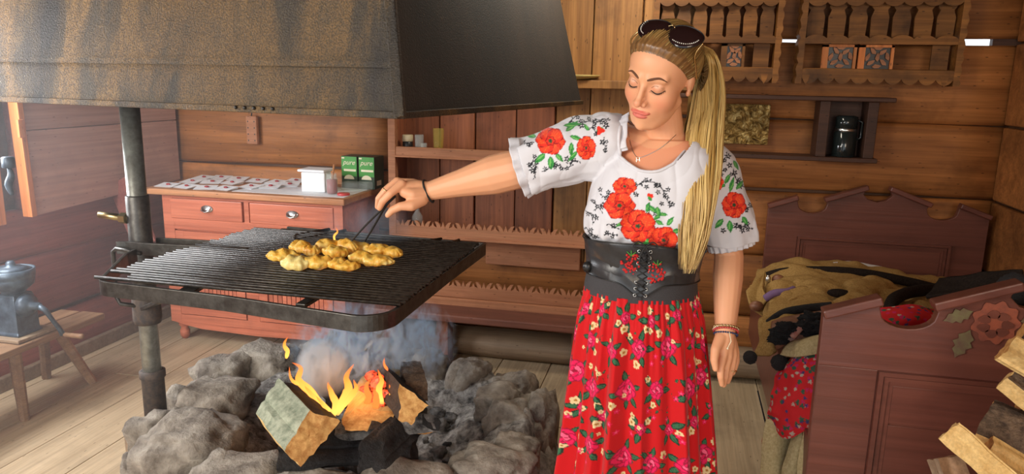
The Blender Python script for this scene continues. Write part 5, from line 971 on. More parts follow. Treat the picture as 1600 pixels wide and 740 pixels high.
for k in range(620):
    a0 = r3.uniform(0, 2*math.pi); rad = math.sqrt(r3.uniform(0, 1)); ph = r3.uniform(0, 6.28); ex, ey = rad*math.cos(a0), rad*math.sin(a0); end = int(40*(1-.26*r3.uniform()**2*1.0-.06*abs(math.cos(k))))
    pth = []
    for i in range(end):
        u = wav[i]; wob = .006*math.sin(u*9+ex*3+ph*.15)*u+.002*math.sin(u*22+ph); f_ = .55 if u > .1 else .9
        pth.append(CC[i]+CR*(ex*WD[i]*(1+.1*math.sin(ph))+wob)-CF*(ey*WD[i]*f_)+CU*0)
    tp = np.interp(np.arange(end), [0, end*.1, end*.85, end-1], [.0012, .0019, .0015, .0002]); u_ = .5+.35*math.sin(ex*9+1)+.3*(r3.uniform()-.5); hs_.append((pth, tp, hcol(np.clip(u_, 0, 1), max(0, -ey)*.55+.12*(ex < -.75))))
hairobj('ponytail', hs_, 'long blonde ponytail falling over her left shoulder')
hs_ = []      # hair sweeping over the back of the head into the tail, and the loose lock behind the ear
for k in range(260):
    u = r3.uniform(); w_ = r3.normal(0, 1); base = V(.058+.014*u, -.02-.045*u, .078-.12*u); s0 = base/np.linalg.norm(base)*.118
    a_ = hw(s0*.92); mid = at(1098+6*w_*.5, 100+40*u, 1.95+.02*w_*.3); e_ = at(1096+10*w_, 200+60*u, 1.935); hs_.append((cr([a_, a_*.5+mid*.5+CU*.004, mid, e_], 18), .0013, hcol(r3.uniform(.2, .9), .25*r3.uniform())))
for k in range(110):
    w_ = r3.uniform(-1, 1); hs_.append((cr([hw((.05, -.05, -.02)), at(1078+5*w_, 185, 1.98), at(1072+9*w_, 240, 1.955), at(1074+7*w_, 262+r3.uniform(0, 30), 1.945)], 16), .0012, hcol(r3.uniform(0, .5), .55)))
hairobj('side_strands', hs_)
part('hair_tie', G().tube([kn+V(0, 0, 0)+.020*(math.cos(t)*CR+math.sin(t)*CF) for t in [2*math.pi*k/16 for k in range(17)]], .004, 8), M['rubber'], woman, sm=True)
# ---------------- sunglasses pushed up on the head
sgc = hw((0, .05, .13)); sg_n = V(0, .42, .90); sg_n /= np.linalg.norm(sg_n); sg_u = V(0, -.90, .42)
gl = thing('sunglasses', None, None, sgc); gl.parent = woman; gl.location = [float(q) for q in sgc-WL[woman.name]]; gl['label'] = 'dark sunglasses with gold crystal chain pushed up on the head'
def gp(x, v, out=0): return hw(V(.018, .024, .1215)+V(1, 0, 0)*x+sg_u*v+sg_n*(out-.26*x*x*6))
for s_ in (-1, 1):
    def lens(sc_, nx=26): return [gp(s_*.039+.038*sc_*math.cos(t)*(1+.05*math.cos(2*t)), .033*sc_*math.sin(t)*(1-.25*math.sin(t))-.003*math.cos(t)*s_*0, .006*(1-sc_**2)) for t in [2*math.pi*k/nx for k in range(nx)]]
    g = G().loft([lens(s) for s in (.01, .3, .6, .85, 1)]+[[p-HM@sg_n*.003 for p in lens(s)] for s in (1, .6, .01)]); part('lens', g, M['lens'], gl, sm=True)
    o_ = lens(1.02); part('rim', G().tube(o_+[o_[0], o_[1]], .0009, 6), M['black'], gl, sm=True)
    e_ = [gp(s_*.076, .004, -.012), hw((.082*s_, .016, .075)), hw((.083*s_, .0, .035)), hw((.080*s_, -.02, .005))]; part('temple', G().tube(cr(e_, 16), .0022, 6), M['gold'], gl, sm=True)
    g = G(); arc_ = [gp(s_*.036+.036*math.cos(t), .032*math.sin(t), .003) for t in np.linspace(-2.0, -.2, 15)] if s_ > 0 else [gp(s_*.036-.036*math.cos(t), .032*math.sin(t), .003) for t in np.linspace(-1.0, .5, 10)]
    for q in arc_: g.ell(q, (.0017,)*3, 6, 5)
    part('crystal_chain', g, M['crystal'], gl, sm=True)
part('bridge', G().tube(cr([gp(-.008, .006, .003), gp(0, .011, .004), gp(.008, .006, .003)], 8), .0016, 6), M['gold'], gl, sm=True)
# ---------------- blouse
bl = G()
BR = [(1.00, .135, .100), (1.08, .132, .095), (1.13, .138, .100), (1.165, .144, .106), (1.182, .150, .112), (1.20, .168, .127), (1.25, .170, .128), (1.32, .168, .122), (1.38, .160, .105), (1.42, .13, .085), (1.45, .085, .065)]
bl.loft([ring(z, rx, ry, off=.004) for z, rx, ry in BR])
for s_ in (-1, 1): bl.ell(cx(1.265)+bx_*.068*s_-by_*.075, (.066, .058, .066), 20, 14)
c1 = [at(985, 214, 2.03), at(945, 226, 2.02), at(895, 238, 2.04), at(850, 252, 2.06), at(800, 266, 2.08)]; chain(bl, c1, [.066, .086, .089, .083, .078])
c2 = [at(1085, 232, 2.06), at(1118, 262, 2.06), at(1128, 305, 2.07), at(1136, 345, 2.08), at(1142, 372, 2.085), at(1144, 398, 2.09)]; chain(bl, c2, [.055, .062, .068, .078, .076, .058])
mb, PB = voxel(bl, .0042, 8, .5)
bm = bmesh.new(); bm.from_mesh(mb); bmesh.ops.subdivide_edges(bm, edges=bm.edges[:], cuts=1, use_grid_fill=True, smooth=0); offb = PB[0]-np.array(bm.verts[0].co) if False else None
bm.to_mesh(mb); P0_ = np.array(PB[0]); Pn = np.empty(len(mb.vertices)*3); mb.vertices.foreach_get('co', Pn); Pn = Pn.reshape(-1, 3); PB = Pn+(P0_-Pn[0]); bm.free()
Nn = np.empty(len(mb.vertices)*3); mb.vertices.foreach_get('normal', Nn); Nn = Nn.reshape(-1, 3)
X_, Y_ = pj(PB); ad = (ELR-SR)/np.linalg.norm(ELR-SR); sA = (PB-SR)@ad       # fold relief
az1 = at(1118, 262, 2.06); d2 = (at(1142, 380, 2.085)-az1); d2 /= np.linalg.norm(d2); sB = (PB-az1)@d2
def folds(P_): return np.array([noise.noise(Vector((p[0]*9, p[1]*9, p[2]*5))) for p in P_])
nf = np.zeros(len(PB)); NS = folds(PB); NS2 = np.array([noise.noise(Vector((p[0]*22+4, p[1]*22, p[2]*9))) for p in PB])
cz1 = np.array([noise.noise(Vector((p[0]*7+p[2]*6, p[1]*7, p[2]*4-p[0]*13))) for p in PB]); cz2 = np.array([noise.noise(Vector((p[0]*16-p[2]*7, p[1]*12+3, p[2]*7+p[0]*5))) for p in PB])
disp0 = -.0032*np.clip(1-np.abs(cz1)*2.6, 0, 1)**2-.0016*np.clip(1-np.abs(cz2)*2.6, 0, 1)**2+.001
armR = sst(.02, .10, sA); th_ = np.arctan2((PB-SR-ad*sA[:, None])@CU, (PB-SR-ad*sA[:, None])@CF)
disp = (.010*NS+.005*NS2+disp0)*(.25+.75*sst(1.165, 1.21, PB[:, 2]))+armR*(.0045*np.sin(th_*7+sA*10+NS*3)*sst(.10, .28, sA)+.004*np.sin(th_*5-sA*26+NS*4))
armL = sst(.03, .10, (PB-az1)@CR+.02)*sst(-.02, .06, sB); t2_ = np.arctan2((PB-az1-d2*sB[:, None])@CR, (PB-az1-d2*sB[:, None])@CF); disp += armL*.005*np.sin(t2_*9+NS*4)*sst(.08, .2, sB)
lowt = sst(1.26, 1.17, PB[:, 2])*sst(1.165, 1.20, PB[:, 2])*(X_ < 1105); disp += lowt*.005*np.sin(np.arctan2((PB-TC)@bx_, (PB-TC)@by_)*23+NS*3)
PB = PB+Nn*disp[:, None]
# openings
NKP = [(974, 178), (968, 200), (965, 224), (974, 247), (991, 262), (1012, 269), (1036, 265), (1058, 251), (1076, 231), (1088, 208), (1080, 186), (1040, 176), (1000, 172)]
def inpoly(x, y, poly):
    ins = np.zeros(len(x), bool); n_ = len(poly)
    for i in range(n_):
        (ax_, ay_), (bx2, by2) = poly[i], poly[(i+1) % n_]
        if ay_ != by2: ins ^= ((ay_ > y) != (by2 > y)) & (x < (bx2-ax_)*(y-ay_)/(by2-ay_)+ax_)
    return ins
NKC = cr(NKP+[NKP[0]], 90); dep = (PB-CAM)@CF; cut = inpoly(X_, Y_, NKC) & ((dep < 2.04) | (PB[:, 2] > 1.425))
cut |= (sA > np.linalg.norm(ELR-SR)*.93) & (X_ < 870); cut |= (sB > .222) & (X_ > 1085); cut |= PB[:, 2] < 1.158
bm = bmesh.new(); bm.from_mesh(mb); bm.verts.ensure_lookup_table()
for v, p in zip(bm.verts, PB): v.co = p
bmesh.ops.delete(bm, geom=[bm.verts[i] for i in np.where(cut)[0]], context='VERTS'); bm.to_mesh(mb); bm.free(); PB = np.empty(len(mb.vertices)*3); mb.vertices.foreach_get('co', PB); PB = PB.reshape(-1, 3)
bbvh = BVHTree.FromPolygons([tuple(v) for v in PB], [tuple(p.vertices) for p in mb.polygons])
# embroidery canvas in photograph pixels, carried by the cloth as vertex colours
WH = S(212, 211, 216); cv = Canvas(770, 150, 1200, 450, 4, WH); RED, DRED, ORG, GRN, DGR, BLK = S(222, 44, 24), S(150, 16, 16), S(244, 120, 50), S(52, 140, 62), S(24, 88, 44), S(40, 42, 48)
def sprig(x, y, an, L, seed=0):
    r4 = np.random.default_rng(seed); pts = [(x, y)]; a = an
    for k in range(5): a += r4.uniform(-.5, .7); x += math.cos(a)*L/5; y += math.sin(a)*L/5; pts.append((x, y))
    cv.line(pts, 1.5, BLK)
    for k, (qx, qy) in enumerate(cr(pts, 9)[1:]):
        b = r4.uniform(0, 6.28); cv.leaf((qx, qy), b, r4.uniform(3.2, 5), 2.0, BLK)
        if k % 3 == 2: cv.blob((qx+math.cos(b)*4, qy+math.sin(b)*4), 2.9, BLK, 5, .35, b); cv.blob((qx+math.cos(b)*4, qy+math.sin(b)*4), .8, WH)
def flw(x, y, s_=3.2): cv.blob((x, y), s_, BLK, 5, .4, x); cv.blob((x, y), s_*.25, WH)
def gleaf(x, y, an, L=16, wd=7): cv.leaf((x, y), an, L, wd, GRN, DGR); cv.leaf((x+math.cos(an)*2, y+math.sin(an)*2), an+.12, L*.7, wd*.3, S(110, 180, 90))
def poppy(x, y, r, sx=1, ph=0):
    for k in range(6):
        t = ph+k*math.pi/3; c = (x+math.cos(t)*r*.48*sx, y+math.sin(t)*r*.48); cv.blob(c, r*.58, DRED, 5, .07, t, sx); cv.blob(c, r*.54, RED, 7, .05, t, sx); cv.blob((c[0]+math.cos(t)*r*.1, c[1]+math.sin(t)*r*.1), r*.36, S(238, 70, 34), 9, .16, t, sx)
        for j in range(5): u = t-.45+j*.22; cv.line([(x+math.cos(u)*r*.3*sx, y+math.sin(u)*r*.3), (x+math.cos(u)*r*.98*sx, y+math.sin(u)*r*.98)], .9, ORG)
    cv.blob((x, y), r*.36, DRED, 6, .1, ph, sx); cv.blob((x, y), r*.28, RED, 6, .2, ph, sx); cv.blob((x, y), r*.15, S(60, 80, 40), 5, .2, 0, sx); cv.blob((x, y), r*.05, BLK)
for i, q in enumerate([(926, 352, -1.8, 34), (930, 330, -1.2, 28), (922, 312, .9, 26), (936, 372, -2.2, 28), (944, 366, -.9, 22), (948, 350, -.4, 18), (938, 304, .3, 18), (920, 366, -.5, 16)]): sprig(*q, seed=i)
arcp = [(992, 304), (994, 292), (1006, 284), (1022, 285), (1034, 294), (1040, 308), (1046, 320)]; cv.line(arcp, 1.7, BLK)
for k, (x, y) in enumerate(cr(arcp, 15)): cv.leaf((x, y), k*1.9, 6, 2.6, BLK); (flw(x+4*math.cos(k), y+5*math.sin(k*2)) if k % 2 else None)
for q in ((1028, 300), (1044, 296), (1051, 319), (1034, 318), (1024, 334), (938, 296), (950, 300), (1010, 292), (932, 340), (1042, 308)): flw(*q)
for q in ((1014, 316, 1.8, 18, 7), (1010, 320, .6, 22, 8), (1026, 322, 1.3, 20, 8), (1032, 336, 2.6, 14, 6), (1030, 334, .1, 14, 6), (1024, 344, .5, 15, 7), (1042, 352, -.9, 18, 8), (1050, 362, -.2, 16, 8), (1000, 372, 2.2, 18, 8), (1010, 378, .9, 22, 10), (1024, 388, 2.4, 20, 8), (1040, 392, .4, 18, 8), (1040, 394, 1.6, 16, 8), (975, 346, 2.6, 16, 6), (985, 342, 3.4, 14, 6), (1016, 376, 3.0, 20, 9)): gleaf(*q)
cv.line([(1016, 312), (1014, 330), (1008, 348)], 1.6, DGR); poppy(976, 291, 14, 1.3, .3); poppy(968, 321, 21, 1.12, 0); poppy(997, 353, 25, 1.08, .5); poppy(1037, 375, 21, 1.05, .9); cv.blob((1016, 307), 5.5, RED, 3, .2, 1, .8); cv.leaf((1018, 314), -2.2, 10, 5, GRN)
# sleeve on the raised arm
for i, q in enumerate([(826, 262, -.8, 22), (836, 254, .9, 24), (846, 268, -.2, 26), (872, 262, -.4, 24), (886, 256, -.3, 20), (862, 254, 1.2, 16), (930, 186, .2, 22), (944, 214, 1.3, 24), (920, 200, -.6, 20), (886, 196, -.5, 30), (902, 190, .3, 24), (834, 222, 2.6, 16)]): sprig(*q, seed=20+i)
for q in ((838, 252), (886, 248), (947, 196), (942, 222), (832, 266), (930, 190), (908, 196)): flw(*q, 4)
for q in ((838, 213, 3.3, 17, 8), (845, 206, -2.5, 18, 8), (852, 240, 2.4, 22, 10), (860, 244, 1.5, 22, 10), (868, 240, .8, 18, 8), (884, 205, -.7, 26, 8), (890, 212, .3, 24, 7), (893, 222, 1.6, 24, 8), (902, 236, 2.3, 22, 7), (880, 196, -.1, 30, 7), (920, 204, -2.2, 14, 6), (932, 204, -.4, 12, 6)): gleaf(*q)
poppy(860, 220, 21, 1.05, .2); poppy(916, 231, 18, .82, .6); cv.blob((938, 204), 6, RED, 3, .3, 0)
# sleeve on the hanging arm
for i, q in enumerate([(1136, 236, 1.2, 30), (1146, 262, .9, 26), (1134, 262, 2.1, 18), (1140, 356, .2, 22), (1160, 344, 1.1, 22), (1150, 352, -.6, 16), (1150, 280, .5, 18), (1164, 330, -1.2, 18)]): sprig(*q, seed=50+i)
for q in ((1138, 244), (1148, 270), (1130, 360), (1160, 360), (1140, 258)): flw(*q, 3.6)
for q in ((1140, 300, -1.3, 26, 7), (1150, 296, -.9, 20, 7), (1134, 290, 3.3, 18, 8), (1130, 342, 2.3, 20, 9), (1140, 344, 1.5, 20, 10), (1160, 338, 1.0, 16, 8), (1146, 250, 1.1, 18, 6), (1140, 272, 2.0, 18, 7)): gleaf(*q)
poppy(1147, 320, 20, .92, .3); poppy(1120, 284, 13, .8, 0)
X_, Y_ = pj(PB); colb = cv.sample(X_, Y_); mb.vertices.foreach_get('normal', (Nn := np.zeros(len(mb.vertices)*3, np.float32))); Nn = Nn.reshape(-1, 3)
vd = CAM-PB; vd /= np.linalg.norm(vd, axis=1, keepdims=True); facing = (Nn*vd).sum(1)
h_far = ((PB-CAM)@CF) > np.where(X_ < 960, 2.12, 2.09); colb[(facing < .02) & h_far] = WH
# torso embroidery must not run onto the upper arm sleeve inside and vice versa
M['linen'] = attrmat('white_blouse_cloth', .75, .2, 1500, .12, .3)
blo = objfrom('blouse', mb, PB, M['linen'], woman, label='white puff-sleeved blouse with embroidered red poppies'); setcol(blo, colb); sd = blo.modifiers.new('s', 'SOLIDIFY'); sd.thickness = .0018; sd.offset = -1
M['cloth_white'] = plain('white_cloth', S(214, 212, 216), .75, ns=60, c2=S(204, 202, 208), bs=.15)
def near(p, off=.0): h = bbvh.find_nearest(Vector([float(q) for q in p])); return np.array(h[0])+np.array(h[1])*off
nk = [near(at(x, y, 1.95 if y > 195 else 2.05), .001) for x, y in cr(NKP+[NKP[0]], 60)]; nk = [(nk[i-1]+nk[i]*2+nk[(i+1) % 60])/4 for i in range(60)]
part('neck_band', G().tube(nk+[nk[0]], .0042, 8), M['cloth_white'], woman, sm=True)
def ruffle(path, outd, wid, amp, freq, name):
    g = G(); n_ = len(path); rows = []
    for v in range(5):
        rows.append([p+o_*wid*(v/4-.25)+nn*amp*(v/4)*math.sin(i*freq)+nn*.002 for i, (p, o_, nn) in enumerate(zip(path, outd[0], outd[1]))])
    vs = [q for r in rows for q in r]; fs = [(a*n_+i, a*n_+i+1, (a+1)*n_+i+1, (a+1)*n_+i) for a in range(4) for i in range(n_-1)]
    o = part(name, (vs, fs), M['cloth_white'], woman, sm=True); s2 = o.modifiers.new('s', 'SOLIDIFY'); s2.thickness = .0014; return o
rp = cr([near(at(x, y, 1.97)) for x, y in ((980, 176), (972, 188), (966, 204), (964, 222), (968, 236))], 60); ruffle(rp, ([CR*.75+CU*.25-CF*.5]*60, [(-CR*.2+CU*.9)]*60), .032, .0048, .62, 'shoulder_ruffle')
def cuff(c, axis, r0, r1, L, name, fr_=17, am=.004):
    a = np.cross(axis, CF); a /= np.linalg.norm(a); b = np.cross(a, axis); rings = []
    for v in range(9):
        u = v/8; rings.append([c+axis*(L*u)+(r0+(r1-r0)*u+am*(.3+u)*math.sin(k*2*math.pi/120*fr_+.5*math.sin(k*.21)))*(math.cos(t)*a+math.sin(t)*b) for k, t in enumerate([2*math.pi*k/120 for k in range(120)])])
    o = part(name, G().loft(rings, caps=False), M['cloth_white'], woman, sm=True); s2 = o.modifiers.new('s', 'SOLIDIFY'); s2.thickness = .0016
cR = SR+ad*np.linalg.norm(ELR-SR)*.90+CU*.002; cuff(cR, ad, .0800, .086, .030, 'sleeve_cuff', 11, .004)
cuff(az1+d2*.212, d2, .066, .062, .020, 'sleeve_cuff', 21, .003)
# ---------------- corset, belt
def wr(z): return np.interp(z, [.98, 1.03, 1.07, 1.11, 1.15, 1.18], [.162, .156, .151, .149, .157, .164])
def wp(z, phi, off=0):       # phi 0 faces the lacing, grows towards her left
    r = wr(z)+off; c = cx(z); return c+bx_*r*math.sin(phi)-by_*(r-.034)*math.cos(phi)
PHC = -.02
def band(zb, zt, off, m, name, nphi=180, nv=14, rel=None, **kw):
    rows = []
    for v in range(nv+1):
        rows.append([wp(zb(ph)+(zt(ph)-zb(ph))*v/nv, ph, off+(rel(ph, v/nv) if rel else 0)) for ph in [2*math.pi*k/nphi-math.pi for k in range(nphi)]])
    inner = [[wp(zb(ph)+(zt(ph)-zb(ph))*v/nv, ph, off-.004) for ph in [2*math.pi*k/nphi-math.pi for k in range(nphi)]] for v in (nv, 0)]
    return part(name, G().loft(rows+inner+[rows[0]], caps=False), m, woman, sm=True, **kw)
band(lambda p: 1.025, lambda p: 1.105, .003, M['belt'], 'elastic_waistband', rel=lambda p, v: .001*math.sin(p*90))
cz = lambda p: 1.184-.022*sst(.0, 1.3, p)+.006*math.cos(p*2)
czb = lambda p: 1.080-.034*math.exp(-(p/.26)**2)-.008*sst(.2, 1.5, p)
band(czb, cz, .008, M['corset'], 'corset', nv=24, rel=lambda p, v: .0012*(abs(((p+.28) % .56)-.28) < .012)+.0016*math.sin(v*14+p*9)*.6)
part('corset_edging', G().tube([wp(cz(p), p, .009) for p in np.linspace(-math.pi, math.pi, 120)], .0022, 6).tube([wp(czb(p), p, .009) for p in np.linspace(-math.pi, math.pi, 160)], .0018, 6), M['black'], woman, sm=True)
g = G(); ge = G()
for k in range(8):
    z = 1.050+k*.0175; a_, b_ = wp(z, -.085, .0105), wp(z, .085, .0105); a2, b2 = wp(z+.0175, -.085, .0105), wp(z+.0175, .085, .0105)
    for q in (a_, b_): ge.tube([q+.0038*(math.cos(t)*bx_+math.sin(t)*V(0, 0, 1)) for t in [2*math.pi*i/12 for i in range(13)]], .0011, 5)
    if k < 7: g.tube([a_, a_*.5+b2*.5-by_*.004, b2], .0019, 6); g.tube([b_, b_*.5+a2*.5-by_*.003, a2], .0019, 6)
part('eyelets', ge, M['silver'], woman, sm=True)
q = wp(1.188, 0, .016)
for s_ in (-1, 1): g.tube(cr([q, q+bx_*.018*s_+V(0, 0, .012), q+bx_*.032*s_+V(0, 0, .0), q+bx_*.016*s_-V(0, 0, .006), q], 20), .0018, 6); g.tube(cr([q, q+bx_*.010*s_-V(0, 0, .02)-by_*.004, q+bx_*.014*s_-V(0, 0, .045)-by_*.002], 10), .0018, 6)
part('lacing', g, M['rubber'], woman, sm=True); part('busk_strip', G().loft([[wp(z, p, .0088) for p in (-.02, .02)]+[wp(z, p, .0075) for p in (.02, -.02)] for z in np.linspace(1.036, 1.165, 10)]), M['belt'], woman)
for (ph, z, sd_) in ((-.20, 1.135, 1), (.22, 1.112, 2)):
    r5 = np.random.default_rng(sd_); g = G()
    for k in range(46):
        a_ = r5.uniform(0, 6.28); rr = math.sqrt(r5.uniform())*.024; g.ell(wp(z+rr*1.25*math.sin(a_), ph+rr*math.cos(a_)/.15, .010), (.0036, .0028, .0036), 8, 5)
    rs = part('embroidered_rose', g, M['red_emb'], woman, sm=True)
    g = G()
    for an in (.9, 1.6, 2.3): p0 = wp(z+.022, ph, .010); g.tube([p0, wp(z+.022+.016*math.sin(an), ph+.016*math.cos(an)/.15, .010)], [.0022, .0012], 6)
    part('embroidered_leaf', g, M['green_emb'], rs, sm=True)
part('belt_bow', G().ell(wp(1.10, -1.15, .014), (.014, .012, .016), 12, 8), M['black'], woman, sm=True)
# ---------------- skirt
NU, NV = 840, 400; U = np.linspace(0, 2*math.pi, NU, endpoint=False); Vv = np.linspace(0, 1, NV)
ZT, ZB = 1.035, .10; z = ZT-(ZT-ZB)*Vv
rx = np.interp(z, [.1, .56, .8, .95, 1.0, 1.035], [.27, .222, .195, .174, .161, .154]); ry = np.interp(z, [.1, .56, .8, .95, 1.0, 1.035], [.23, .180, .158, .142, .131, .122])
fold = -np.abs(np.sin(U*9+1.3*np.sin(U*3+.5)))*1.1+.5+np.sin(U*13+1.3*np.sin(U*3+.5))*.45+np.sin(U*23+2*np.sin(U*2))*.35+np.sin(U*7+2)*.3; gath = np.sin(U*58+2*np.sin(U*5))
am = np.interp(z, [.1, .56, .9, 1.0, 1.035], [.032, .021, .0115, .006, .003]); ag = np.interp(z, [.8, .97, 1.035], [0, .0022, .0030])
R_ = fold[None]*am[:, None]+gath[None]*ag[:, None]
cen = np.array([cx(q) for q in z]); dr_ = (np.cos(U)[None, :, None]*bx_+0)*(rx[:, None, None]+R_[..., None])+(np.sin(U)[None, :, None]*by_)*(ry[:, None, None]+R_[..., None])
Pg = cen[:, None, :]+dr_
M['skirt'] = attrmat('red_floral_skirt_cloth', .72, .15, 1400, .08, .3)
sk = gridobj('skirt', Pg, M['skirt'], woman, label='long red gathered skirt printed with pink roses')
LW, LH = 1.56, .94; cs = Canvas(0, 0, LW, LH, 1150, S(200, 6, 16)); r6 = np.random.default_rng(11)
PK, MG, LPK, LG, DG, CRM, YL = S(226, 20, 86), S(150, 8, 50), S(244, 96, 134), S(52, 104, 70), S(16, 50, 34), S(226, 202, 150), S(170, 120, 44)
def rose(x, y, r):
    for k in range(7): t = k*.9+x*9; cs.blob((x+math.cos(t)*r*.55, y+math.sin(t)*r*.55), r*.5, MG, 3, .12, t); cs.blob((x+math.cos(t)*r*.52, y+math.sin(t)*r*.52), r*.42, PK, 3, .15, t)
    for k in range(5): t = k*1.26+.4; cs.blob((x+math.cos(t)*r*.28, y+math.sin(t)*r*.28), r*.3, MG, 3, .1, t); cs.blob((x+math.cos(t)*r*.25, y+math.sin(t)*r*.25), r*.24, PK if k % 2 else LPK, 3, .2, t)
    cs.blob((x, y), r*.16, MG, 3, .2)
def cream(x, y, r):
    for k in range(5): t = k*1.257+x*30; cs.blob((x+math.cos(t)*r*.6, y+math.sin(t)*r*.6), r*.42, CRM, 2, .2, t)
    cs.blob((x, y), r*.28, YL)
def lfs(x, y, an, L):
    cs.leaf((x, y), an, L, L*.52, DG); cs.leaf((x+math.cos(an)*L*.08, y+math.sin(an)*L*.08), an, L*.82, L*.3, LG); cs.line([(x, y), (x+math.cos(an)*L, y+math.sin(an)*L)], L*.06, DG)
grid = [(i*.112+.055*(j % 2)+r6.uniform(-.018, .018), j*.104+.04+r6.uniform(-.02, .02)) for i in range(14) for j in range(9)]
for k, (x, y) in enumerate(grid):
    r = r6.uniform(.024, .034) if k % 3 else .017; an0 = r6.uniform(0, 6.28)
    for j in range(5): an = an0+j*1.3+r6.uniform(-.2, .2); lfs(x+math.cos(an)*r*.7, y+math.sin(an)*r*.7, an, r6.uniform(.028, .042))
    rose(x, y, r)
    for j in range(2 if k % 2 else 1): an = an0+.6+j*2.1; cream(x+math.cos(an)*r*1.75, y+math.sin(an)*r*1.75, r6.uniform(.0085, .013))
for k in range(620):
    x, y = r6.uniform(0, LW), r6.uniform(0, LH)
    if k % 4 == 0: cream(x, y, r6.uniform(.005, .009))
    elif k % 4 == 1: cs.blob((x, y), .006, PK, 5, .4, x); cs.blob((x, y), .002, LPK)
    else: lfs(x, y, r6.uniform(0, 6.28), r6.uniform(.009, .016))
    if k % 3 == 0: an = r6.uniform(0, 6.28); cs.line([(x, y), (x+.01*math.cos(an), y+.01*math.sin(an)), (x+.02*math.cos(an+.6), y+.02*math.sin(an+.6))], .0014, DG)
UU, VW = np.meshgrid(U/(2*math.pi)*LW, Vv*LH); setcol(sk, cs.sample(UU.ravel(), VW.ravel())); s2 = sk.modifiers.new('s', 'SOLIDIFY'); s2.thickness = .0018; s2.offset = -1
# ---------------- jewellery
def onbody(x, y, off=.0012, t0=1.0):
    d = ray(x, y); h = bvh.ray_cast(Vector(CAM), Vector(d/np.linalg.norm(d))); return (np.array(h[0])+np.array(h[1])*off) if h[0] else at(x, y, 1.95)
nc = cr([onbody(x, y) for x, y in ((982, 206), (985, 222), (990, 238), (997, 246), (1010, 243), (1028, 234), (1044, 222), (1056, 210))], 60); g = G()
g.tube(nc, .0009, 5)
part('necklace', g, M['silver'], woman, sm=True)
pc = onbody(997, 250, .002); part('pendant', G().bar(pc-CR*.004+CU*.006, pc-CR*.004-CU*.006, .0018, .0018).bar(pc+CR*.004+CU*.006, pc+CR*.004-CU*.006, .0018, .0018).bar(pc-CR*.004, pc+CR*.004, .0018, .0018), M['crystal'], woman)
def bracelet(c, axis, ra, rb, rt, m, name, beads=0, tilt=0, label=None):
    axis = axis/np.linalg.norm(axis); a = np.cross(axis, CF); a /= np.linalg.norm(a); b = np.cross(a, axis); pts = [c+a*ra*math.cos(t)+b*rb*math.sin(t)+axis*tilt*math.sin(t) for t in [2*math.pi*k/48 for k in range(49)]]
    g = G()
    if beads:
        for k in range(beads): t = 2*math.pi*k/beads; g.ell(c+a*ra*math.cos(t)+b*rb*math.sin(t)+axis*tilt*math.sin(t), (rt, rt, rt), 8, 6)
    else: g.tube(pts, rt, 8)
    return part(name, g, m, woman, sm=True, label=label)
bracelet(WRR+(WRR-ELR)*.02, WRR-ELR+CR*-.03-CU*.06, .0345, .033, .0032, M['rubber'], 'black_cord_bracelet', tilt=.004, label='black cord bracelet')
ax3 = WRL-ELL; wq = lambda py: at(1134, py, 2.03)
bracelet(wq(512), ax3, .0335, .032, .0036, M['brass'], 'bead_bracelet', 26, label='brass bead bracelet'); bracelet(wq(517), ax3, .0325, .031, .0030, M['redlid'], 'bead_bracelet', 30, .003, 'red bead bracelet'); bracelet(wq(522), ax3, .031, .030, .0028, plain('dark_blue_beads', S(40, 60, 100), .4), 'bead_bracelet', 30, .0, 'dark blue bead bracelet')
bracelet(wq(515), ax3, .034, .0325, .0018, M['cream'], 'cord_bracelet', 0, .006, 'cream cord bracelet'); part('cord_end', G().tube([wq(516)-CF*.034, wq(530)-CF*.036+CR*.004, at(1137, 543, 1.995)], .0014, 5).ell(at(1137, 544, 1.995), (.003,)*3, 6, 5), M['cream'], woman, sm=True)
for (q, dq, r) in ((at(604, 297, 2.16), at(592, 310, 2.165)-at(603, 297, 2.16), .0125), (at(1145, 578, 2.032), at(1140, 586, 2.035)-at(1144, 572, 2.03), .0105)): bracelet(q, dq, r, r, .0014, M['gold'], 'ring')
# ---------------- tongs held over the cheese
tg = thing('grill_tongs', 'thin black metal tongs held in her right hand over the cheese', 'tongs', at(600, 320, 2.15))
tip = oz(546, 380, GZ+.045); hd_ = at(617, 306, 2.165); tip2 = tip+V(.035, .05, .0)
for e_, nn in ((tip, 0), (tip2, .006)):
    P_ = cr([hd_+CF*nn, at(601, 322, 2.155)+CF*nn*2, (at(601, 322, 2.155)*.5+e_*.5)+CU*.003+CF*nn*3, e_], 14); part('tong_arm', G().tube(P_, list(np.linspace(.0042, .0032, 14)), 8), M['rubber'], tg, sm=True)
# ================================================================ FLAMES AND SMOKE
def flamemat():
    m, nt, p = nm('flame'); a = nd(nt, 'ShaderNodeAttribute', attribute_name='col'); e = nd(nt, 'ShaderNodeEmission'); nt.links.new(a.outputs['Color'], e.inputs['Color']); e.inputs['Strength'].default_value = 1.5
    tr_ = nd(nt, 'ShaderNodeBsdfTransparent'); mx = nd(nt, 'ShaderNodeMixShader'); lw = nd(nt, 'ShaderNodeLayerWeight'); lw.inputs['Blend'].default_value = .35
    al = nd(nt, 'ShaderNodeMath', operation='MULTIPLY'); inv = nd(nt, 'ShaderNodeMath', operation='SUBTRACT'); inv.inputs[0].default_value = 1; nt.links.new(lw.outputs['Facing'], inv.inputs[1])
    nt.links.new(inv.outputs[0], al.inputs[0]); nt.links.new(a.outputs['Alpha'], al.inputs[1]); nt.links.new(al.outputs[0], mx.inputs[0]); nt.links.new(tr_.outputs[0], mx.inputs[1]); nt.links.new(e.outputs[0], mx.inputs[2])
    nt.links.new(mx.outputs[0], nt.nodes['Material Output'].inputs['Surface']); m.cycles.use_transparent_shadow = True if hasattr(m, 'cycles') else None; return m
